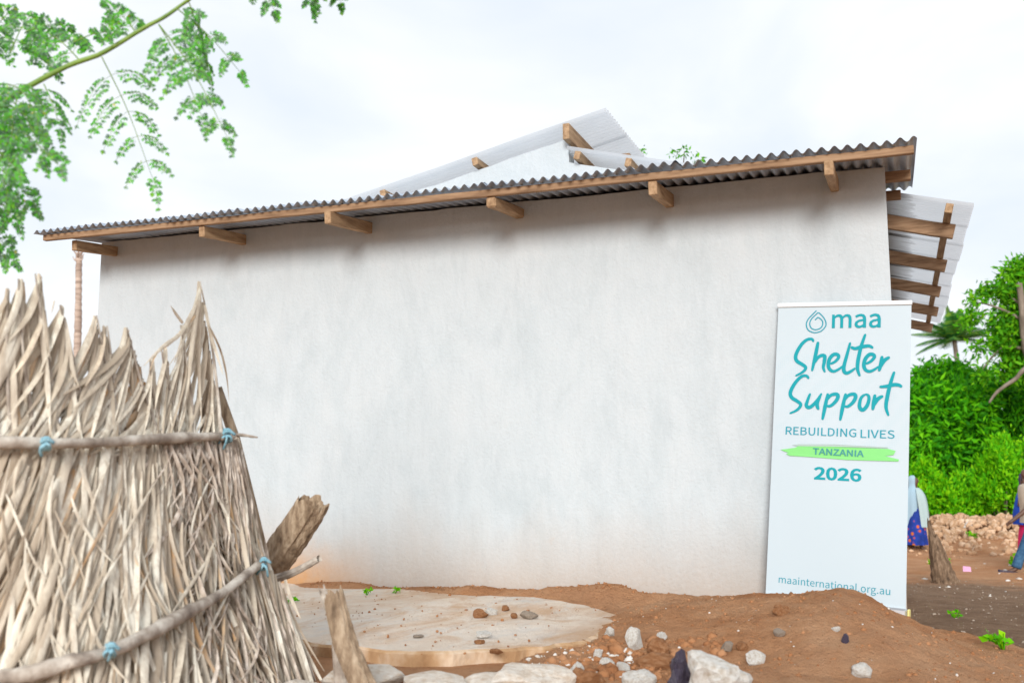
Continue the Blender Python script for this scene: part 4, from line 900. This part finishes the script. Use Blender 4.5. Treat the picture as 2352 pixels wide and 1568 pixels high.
def moringa_leaf(bx, by, tx, ty, width, dz=0.0, pairs=5, seed=0, sag=.12, lf=1.0):
    """a leaf divided three times: stalk, drooping side stalks in pairs, and short twigs of small round leaflets"""
    g = np.random.default_rng(seed); A = atd(bx, by, DM); B = atd(tx, ty, DM + dz); v = B - A; ln = np.linalg.norm(v)
    main = spline([A, A + v * .5 + np.array([0, 0, sag * ln * .5]), B], 24); T = np.gradient(main, axis=0); T /= np.linalg.norm(T, axis=1)[:, None]
    view = C0 - A; view /= np.linalg.norm(view); wid = width * DM / F
    nrm = view + np.array([0, 0, .5]) + g.normal(0, .3, 3); nrm /= np.linalg.norm(nrm)
    st = [(main, np.linspace(.0026, .001, 24))]; LP = []; LD = []
    def side(t, sg):
        q = np.cross(t, nrm) * sg; return q / (np.linalg.norm(q) + 1e-9)
    def row(P, n0, ln_l):
        Tq = np.gradient(P, axis=0); Tq /= np.linalg.norm(Tq, axis=1)[:, None] + 1e-9
        for j in range(n0, len(P)):
            for sg in (-1, 1): LP.append(P[j]); LD.append(side(Tq[j], sg) * .75 + Tq[j] * .55 + np.array([0, 0, -.35]))
        LP.append(P[-1]); LD.append(Tq[-1] + np.array([0, 0, -.2]))
    def pinna(o, dr, l1):
        end = o + dr * l1 * .95 + np.array([0, 0, -.5 * l1]); P = spline([o, o + dr * l1 * .45 + np.array([0, 0, .0]), end], 26); st.append((P, .0009))
        Tp = np.gradient(P, axis=0); Tp /= np.linalg.norm(Tp, axis=1)[:, None]
        nt_ = max(4, int(l1 / .016))
        for h in range(nt_):
            f = .16 + .74 * h / nt_; ii = int(f * 25); l2 = l1 * .20 * (1 - .7 * h / nt_)
            for sg in (-1, 1):
                d2 = side(Tp[ii], sg) * .8 + Tp[ii] * .6 + np.array([0, 0, -.15]); m = int(l2 / .015) + 1
                Q = spline([P[ii], P[ii] + d2 * l2 * .5, P[ii] + d2 * l2 + np.array([0, 0, -.25 * l2])], max(3, m + 1))
                row(Q, 1, 0)
        row(P[int(25 * .80)::3], 0, 0)
    for k in range(pairs):
        s = .25 + .70 * k / max(1, pairs - .5); i = int(s * 23)
        for sg in (-1, 1):
            dr = side(T[i], sg) * .95 + T[i] * .35 + g.normal(0, .12, 3); pinna(main[i], dr / np.linalg.norm(dr), wid * (1 - .5 * k / pairs) * g.uniform(.85, 1.1))
    pinna(main[-1], T[-1], wid * .6)
    LP = np.array(LP); LD = np.array(LD); n = len(LP); LD /= np.linalg.norm(LD, axis=1)[:, None]
    r = nrm + g.standard_normal((n, 3)) * .55; s = np.cross(LD, r); s /= np.linalg.norm(s, axis=1)[:, None]; nn = np.cross(s, LD)
    l_ = (.0148 * lf * g.uniform(.7, 1.2, n))[:, None]; w = l_ * .27
    V = np.stack([LP, LP + LD * l_ * .3 + s * w * .85, LP + LD * l_ * .68 + s * w, LP + LD * l_ - nn * l_ * .12, LP + LD * l_ * .68 - s * w, LP + LD * l_ * .3 - s * w * .85], 1).reshape(-1, 3)
    Fc = np.arange(n)[:, None] * 6 + np.array([[0, 1, 2, 3, 4, 5]])
    lo = meshnp('sprays', V, Fc, m_mor, mor); tubes('leaf_stalk', st, m_twig, lo, 4)
MZ = .4027
specs = [(580, 325, 860, 990, 190, .05, 5), (905, 140, 1140, 640, 150, -.1, 4), (1075, 5, 1190, 400, 150, .1, 5), (455, 345, 230, 170, 130, .1, 4), (775, 185, 640, 40, 100, 0, 3), (250, 480, 340, 720, 110, -.05, 4), (905, 140, 1290, 770, 120, -.2, 5), (1010, 50, 1360, 400, 90, .1, 3),
         (100, 540, 60, 820, 140, -.2, 5), (60, 560, 250, 900, 120, -.25, 4), (-60, 620, 30, 1050, 130, -.25, 5), (-40, 700, 330, 940, 110, -.3, 4), (-120, 900, 170, 1130, 110, -.1, 4), (-160, 1000, 80, 1250, 110, 0, 5), (-200, 1250, 40, 1400, 95, .1, 4), (-160, 1180, 180, 1200, 80, 0, 3), (-220, 1380, 60, 1480, 80, .1, 4),
         (-100, 300, 60, 60, 120, .2, 4), (60, 300, 180, 80, 110, .25, 4), (300, 420, 180, 240, 95, .15, 3), (420, 240, 640, 180, 60, .1, 3), (1420, -170, 1560, 50, 70, .1, 3), (1700, -200, 1780, 30, 95, .15, 4), (1880, -160, 1940, 10, 70, .15, 3), (150, 180, 380, 150, 80, .2, 3), (-160, 800, 90, 960, 150, -.3, 5), (40, 480, 200, 640, 120, -.3, 4)]
for i, (a, c, e_, f_, w, dz, pr) in enumerate(specs): moringa_leaf(a * MZ, c * MZ, e_ * MZ, f_ * MZ, w * MZ * 1.35, dz, pr, 100 + i)
tube('branch', spline([atd(520, -60, 3.35), atd(600, -95, 3.4), atd(700, -90, 3.45), atd(800, -75, 3.5)], 12), np.linspace(.006, .003, 12), m_twig, mor, 6)
tube('branch', spline([atd(-230, 330, 3.5), atd(-130, 420, 3.45), atd(-80, 520, 3.4), atd(-90, 600, 3.4)], 12), np.linspace(.012, .004, 12), m_twig, mor, 6)

# ------------------------------------------------------------------ people
m_skin = simple('dark_brown_skin', [(.3, (.085, .04, .024)), (.7, (.125, .062, .038))], 20, .5, .4, bmp=.1)
def body(name, J, E, mat, parent):
    """one continuous skin grown over joints: J name -> (position, radius)"""
    names = list(J); me = bpy.data.meshes.new(name); me.from_pydata([tuple(J[k][0]) for k in names], [(names.index(a), names.index(c)) for a, c in E], [])
    o = bpy.data.objects.new(name, me); col.objects.link(o); md = o.modifiers.new('s', 'SKIN'); sb = o.modifiers.new('d', 'SUBSURF'); sb.levels = 2
    for i, k in enumerate(names):
        r = J[k][1]; me.skin_vertices[0].data[i].radius = r if isinstance(r, tuple) else (r, r); me.skin_vertices[0].data[i].use_root = (k == 'pelvis')
    dg = bpy.context.evaluated_depsgraph_get(); m2 = bpy.data.meshes.new_from_object(o.evaluated_get(dg)); bpy.data.objects.remove(o)
    m2.materials.clear(); return link(name, m2, mat, parent, True)
def figure(feet_px, head_py, d, face=1, extra=None, name='person', lab='', pose=None):
    """builds joints in the picture-facing plane: lateral = px, height = py, third value = metres nearer the camera"""
    px0, py0 = feet_px; s = d / F
    nrm = -np.array([fw[0], fw[1], 0]); nrm /= np.linalg.norm(nrm); base = atd(px0, py0, d)
    def W(x, y, n=0): return base + rt * ((x - px0) * s) + np.array([0, 0, (py0 - y) * s]) + nrm * n
    return W, base
def hand(J, E, wrist, W, wx, wy, n, ang, sc, pre, curl=.5):
    """palm, four unequal fingers and a thumb leaving the side of the palm; ang is the pointing direction in the picture plane"""
    dx, dy = math.cos(ang), math.sin(ang); px, py = -dy, dx
    J[pre + 'palm'] = (W(wx + dx * 5 * sc, wy + dy * 5 * sc, n), .026); E.append((wrist, pre + 'palm'))
    for i, (off, ln) in enumerate(((-3, 7), (-1, 8.5), (1, 8), (3, 6.3))):
        a = (wx + dx * 9 * sc + px * off * sc * .9, wy + dy * 9 * sc + py * off * sc * .9); k1 = f'{pre}f{i}a'; k2 = f'{pre}f{i}b'
        J[k1] = (W(a[0], a[1], n + .006), .009); J[k2] = (W(a[0] + dx * ln * sc * .75, a[1] + dy * ln * sc * .75, n + .03 * curl), .0075); E += [(pre + 'palm', k1), (k1, k2)]
    J[pre + 't'] = (W(wx + dx * 6 * sc + px * 5 * sc, wy + dy * 6 * sc + py * 5 * sc, n + .03), .0095); E.append((pre + 'palm', pre + 't'))
def garment(name, W, rings, mat, parent, folds=9, amp=.03, seed=0, n=40, a0=0, a1=2 * math.pi):
    """cloth lofted through rings (cx, y, n, half width, half depth) in picture units / metres"""
    g = np.random.default_rng(seed); ph = g.uniform(0, 6, 4); closed = abs(a1 - a0 - 2 * math.pi) < 1e-6; V = []
    m = 18; rs = spline(np.array(rings, float), m)
    for i, (cx_, y, nn, hw, hd) in enumerate(rs):
        t = i / (m - 1)
        for j in range(n):
            a = a0 + (a1 - a0) * j / (n if closed else n - 1); k = 1 + amp * t * (math.sin(folds * a + ph[0]) + .6 * math.sin((folds * 2 - 3) * a + ph[1] + t * 2))
            V.append(W(cx_ + hw * math.cos(a) * k, y, nn + hd * math.sin(a) * k))
    Fc = []
    for i in range(m - 1):
        for j in range(n if closed else n - 1): q = (j + 1) % n; Fc.append((i * n + j, i * n + q, (i + 1) * n + q, (i + 1) * n + j))
    return meshpy(name, V, Fc, mat, parent, True)
# --- person in the pale blue headscarf, looking to the right
D1 = float(ground_at(2108, 1262)[1]); W, bs = figure((2108, 1264), 1093, D1)
w1 = tag(empty('person', tuple(bs)), 'person in a long pale blue headscarf and blue flowered skirt standing beside the banner', 'person')
J = {'pelvis': (W(2107, 1175, 0), (.13, .11)), 'waist': (W(2107, 1158, 0), (.11, .09)), 'chest': (W(2107, 1137, 0), (.13, .095)), 'sh': (W(2107, 1125, 0), (.10, .07)), 'neck': (W(2107, 1119, 0), .05), 'jaw': (W(2109, 1113, .01), (.065, .07)), 'head': (W(2108, 1104, 0), (.082, .09)), 'crown': (W(2107, 1097, -.01), (.06, .07)),
     'nose': (W(2117, 1107, .055), .013)}
E = [('pelvis', 'waist'), ('waist', 'chest'), ('chest', 'sh'), ('sh', 'neck'), ('neck', 'jaw'), ('jaw', 'head'), ('head', 'crown'), ('head', 'nose')]
for sgn, k, ex, hx, hy in ((-1, 'l', 2094, 2098, 1165), (1, 'r', 2129, 2134, 1185)):
    J[k + 'sh'] = (W(2107 + 13 * sgn, 1128, 0), .05); J[k + 'el'] = (W(ex, 1158, .02), .04); J[k + 'wr'] = (W(hx, hy - 8, .05), .025); E += [('sh', k + 'sh'), (k + 'sh', k + 'el'), (k + 'el', k + 'wr')]
    hand(J, E, k + 'wr', W, hx, hy - 8, .05, math.pi / 2, .9, k)
    J[k + 'hip'] = (W(2107 + 7 * sgn, 1185, 0), .085); J[k + 'kn'] = (W(2107 + 8 * sgn, 1222, .04), .055); J[k + 'an'] = (W(2106 + 8 * sgn, 1257, .0 + .06 * sgn), .035); J[k + 'toe'] = (W(2116 + 8 * sgn, 1263, .06 + .06 * sgn), .028)
    E += [('pelvis', k + 'hip'), (k + 'hip', k + 'kn'), (k + 'kn', k + 'an'), (k + 'an', k + 'toe')]
body('body', J, E, m_skin, w1)
m_sc = plain('pale_blue_cloth', (.30, .43, .52), .8); m_mint = plain('mint_cloth', (.36, .46, .47), .8)
m_fl, nt, b = material('flowered_cotton', .85, .1)
vo = N(nt, 'ShaderNodeTexVoronoi'); vo.inputs['Scale'].default_value = 7.5; tcc = N(nt, 'ShaderNodeTexCoord'); nt.links.new(tcc.outputs['Object'], vo.inputs['Vector'])
cc = ramp(nt, vo.outputs['Distance'], [(.0, (.62, .30, .05)), (.22, (.55, .10, .02)), (.34, (.02, .05, .30)), (1, (.015, .03, .16))]); nt.links.new(cc, b.inputs['Base Color'])
garment('skirt', W, [(2107, 1165, 0, 15, .15), (2107, 1190, 0, 19, .20), (2106, 1220, 0, 21, .23), (2106, 1250, 0, 23, .26)], m_fl, w1, 8, .09, 1)
garment('headscarf', W, [(2106, 1092.5, -.02, 2, .02), (2106, 1095, -.02, 8, .085), (2105, 1102, -.03, 11, .115), (2105, 1112, -.035, 10.5, .11), (2105, 1120, -.02, 11, .11), (2105, 1132, -.03, 18, .17), (2104, 1155, -.04, 21, .2), (2103, 1180, -.05, 20, .2), (2102, 1206, -.06, 19, .19)], m_sc, w1, 7, .05, 2, 44, R(80), R(335))
garment('shawl', W, [(2109, 1121, .02, 7, .09), (2110, 1129, .03, 14, .15), (2112, 1145, .03, 19, .19), (2115, 1175, .03, 19, .2), (2117, 1210, .04, 17, .19)], m_mint, w1, 7, .07, 3, 36, R(-60), R(115))
for sgn in (-1, 1): tube('eye', [W(2114 + 4 * sgn * .6, 1104, .078 - .01 * sgn), W(2114.4 + 4 * sgn * .6, 1104, .08 - .01 * sgn)], .009, plain('dark_eye', (.02, .015, .012), .3), w1, 6)
for sgn in (-1, 1): meshpy('sandal', [W(2103 + 8 * sgn + q[0], 1264.5 - q[1], q[2] + .06 * sgn) for q in ((-3, 0, -.04), (18, 0, .0), (18, 0, .1), (-3, 0, .06), (-3, 2, -.04), (18, 2, .0), (18, 2, .1), (-3, 2, .06))], [(0, 1, 2, 3), (7, 6, 5, 4), (0, 4, 5, 1), (1, 5, 6, 2), (2, 6, 7, 3), (3, 7, 4, 0)], m_dark, w1)

# --- man walking in from the right, in jeans
D2 = 16.6; W0, bs = figure((2338, 1322), 1072, D2); W = lambda x, y, n=0: W0(x - 12, y, n)
w2 = tag(empty('person', tuple(bs)), 'person in blue jeans and beige shirt walking, cut by the picture edge', 'person')
J = {'pelvis': (W(2392, 1190, 0), (.15, .12)), 'waist': (W(2392, 1168, 0), (.14, .11)), 'chest': (W(2391, 1136, 0), (.17, .12)), 'sh': (W(2391, 1116, 0), (.13, .08)), 'neck': (W(2389, 1106, 0), .055), 'jaw': (W(2386, 1097, .0), (.07, .075)), 'head': (W(2387, 1086, 0), (.09, .095)), 'crown': (W(2388, 1076, 0), (.065, .075)), 'nose': (W(2374, 1090, 0), .014)}
E = [('pelvis', 'waist'), ('waist', 'chest'), ('chest', 'sh'), ('sh', 'neck'), ('neck', 'jaw'), ('jaw', 'head'), ('head', 'crown'), ('head', 'nose')]
for k, n_, el, wr in (('l', .19, (2366, 1170), (2328, 1198)), ('r', -.19, (2412, 1170), (2420, 1215))):
    J[k + 'sh'] = (W(2391, 1122, n_), .062); J[k + 'el'] = (W(*el, n_ + .02), .046); J[k + 'wr'] = (W(*wr, n_ + .02), .031); E += [('sh', k + 'sh'), (k + 'sh', k + 'el'), (k + 'el', k + 'wr')]
    hand(J, E, k + 'wr', W, wr[0], wr[1], n_ + .02, math.pi * .82 if k == 'l' else math.pi * .55, 1.0, k)
body_j = dict(J)
for k, n_, kn, an, toe in (('l', .09, (2366, 1250), (2340, 1306), (2314, 1314)), ('r', -.09, (2402, 1256), (2436, 1308), (2420, 1324))):
    J[k + 'hip'] = (W(2390, 1205, n_), .09); J[k + 'kn'] = (W(*kn, n_), .06); J[k + 'an'] = (W(*an, n_), .042); J[k + 'toe'] = (W(*toe, n_), .03); E += [('pelvis', k + 'hip'), (k + 'hip', k + 'kn'), (k + 'kn', k + 'an'), (k + 'an', k + 'toe')]
body('body', J, E, m_skin, w2)
m_jean = simple('blue_denim', [(.3, (.02, .06, .13)), (.7, (.07, .16, .27))], 12, .9, .1, bmp=.3); m_beige = plain('beige_cloth', (.50, .42, .33), .85)
def limbcloth(name, W, pts, mat, parent): return tube(name, spline([W(*q[:3]) for q in pts], 14), np.interp(np.linspace(0, 1, 14), np.linspace(0, 1, len(pts)), [q[3] for q in pts]), mat, parent, 14, .04, 3)
limbcloth('trouser_leg', W, [(2390, 1192, .08, .115), (2382, 1220, .09, .11), (2366, 1250, .09, .085), (2350, 1282, .09, .08), (2341, 1303, .09, .075)], m_jean, w2)
limbcloth('trouser_leg', W, [(2392, 1192, -.08, .115), (2398, 1226, -.09, .10), (2403, 1256, -.09, .085), (2420, 1284, -.09, .08), (2434, 1302, -.09, .075)], m_jean, w2)
garment('shirt', W, [(2391, 1112, 0, 10, .12), (2391, 1118, 0, 20, .24), (2391, 1140, 0, 24, .23), (2391, 1170, 0, 22, .2), (2391, 1202, 0, 24, .2)], m_beige, w2, 6, .03, 5)
for (cx_, cy_, n_, an) in ((2322, 1313, .09, .25), (2430, 1322, -.09, -.2)):
    V = []
    for dz in (0, 3):
        for q in np.linspace(0, 2 * math.pi, 14, endpoint=False):
            lx = 23 * math.cos(q); V.append(W(cx_ + lx, cy_ + 3 + lx * an * .8 - dz * (2.4 + .5 * math.cos(q)), n_ + .055 * math.sin(q)))
    meshpy('shoe', V, [tuple(range(14))[::-1], tuple(range(14, 28))] + [(j, (j + 1) % 14, 14 + (j + 1) % 14, 14 + j) for j in range(14)], m_dark, w2)
# --- person in blue and pink behind him, hand raised to the face
D3 = 17.8; W0, bs = figure((2366, 1300), 1078, D3); W = lambda x, y, n=0: W0(x + 10, y, n)
w3 = tag(empty('person', tuple(bs)), 'person in blue top and pink skirt with one hand raised to the face', 'person')
J = {'pelvis': (W(2358, 1195, 0), (.14, .11)), 'waist': (W(2358, 1172, 0), (.12, .10)), 'chest': (W(2358, 1145, 0), (.14, .10)), 'sh': (W(2358, 1128, 0), (.11, .07)), 'neck': (W(2357, 1120, 0), .05), 'jaw': (W(2355, 1112, .02), (.065, .07)), 'head': (W(2356, 1102, 0), (.082, .09)), 'crown': (W(2357, 1092, 0), (.06, .07)), 'nose': (W(2347, 1105, .04), .013)}
E = [('pelvis', 'waist'), ('waist', 'chest'), ('chest', 'sh'), ('sh', 'neck'), ('neck', 'jaw'), ('jaw', 'head'), ('head', 'crown'), ('head', 'nose')]
J['lsh'] = (W(2346, 1133, .03), .05); J['lel'] = (W(2333, 1164, .12), .04); J['lwr'] = (W(2339, 1138, .18), .027); E += [('sh', 'lsh'), ('lsh', 'lel'), ('lel', 'lwr')]; hand(J, E, 'lwr', W, 2339, 1138, .18, -1.2, .9, 'l')
J['rsh'] = (W(2371, 1133, 0), .05); J['rel'] = (W(2377, 1165, .02), .04); J['rwr'] = (W(2377, 1192, .05), .027); E += [('sh', 'rsh'), ('rsh', 'rel'), ('rel', 'rwr')]; hand(J, E, 'rwr', W, 2377, 1192, .05, 1.6, .9, 'r')
for k, o_ in (('l', -7), ('r', 7)):
    J[k + 'hip'] = (W(2358 + o_, 1205, 0), .085); J[k + 'kn'] = (W(2358 + o_, 1250, .03), .055); J[k + 'an'] = (W(2358 + o_, 1292, 0), .038); J[k + 'toe'] = (W(2350 + o_, 1299, .1), .028); E += [('pelvis', k + 'hip'), (k + 'hip', k + 'kn'), (k + 'kn', k + 'an'), (k + 'an', k + 'toe')]
body('body', J, E, m_skin, w3)
garment('top', W, [(2358, 1122, 0, 8, .09), (2357, 1130, 0, 15, .15), (2354, 1150, .01, 20, .18), (2351, 1180, .01, 24, .2), (2350, 1205, .01, 24, .2)], plain('royal_blue_cloth', (.01, .06, .42), .8), w3, 7, .05, 7)
garment('skirt', W, [(2358, 1200, 0, 15, .16), (2356, 1230, 0, 18, .2), (2356, 1275, 0, 21, .24)], plain('pink_cloth', (.72, .02, .14), .8), w3, 7, .07, 8)
garment('headscarf', W, [(2357, 1087, -.02, 2, .02), (2357, 1090, -.02, 8, .09), (2358, 1100, -.03, 11.5, .12), (2358, 1112, -.03, 11, .11), (2358, 1124, -.02, 13, .12)], plain('dark_scarf', (.06, .05, .10), .8), w3, 6, .04, 9, 40, R(-60), R(215))
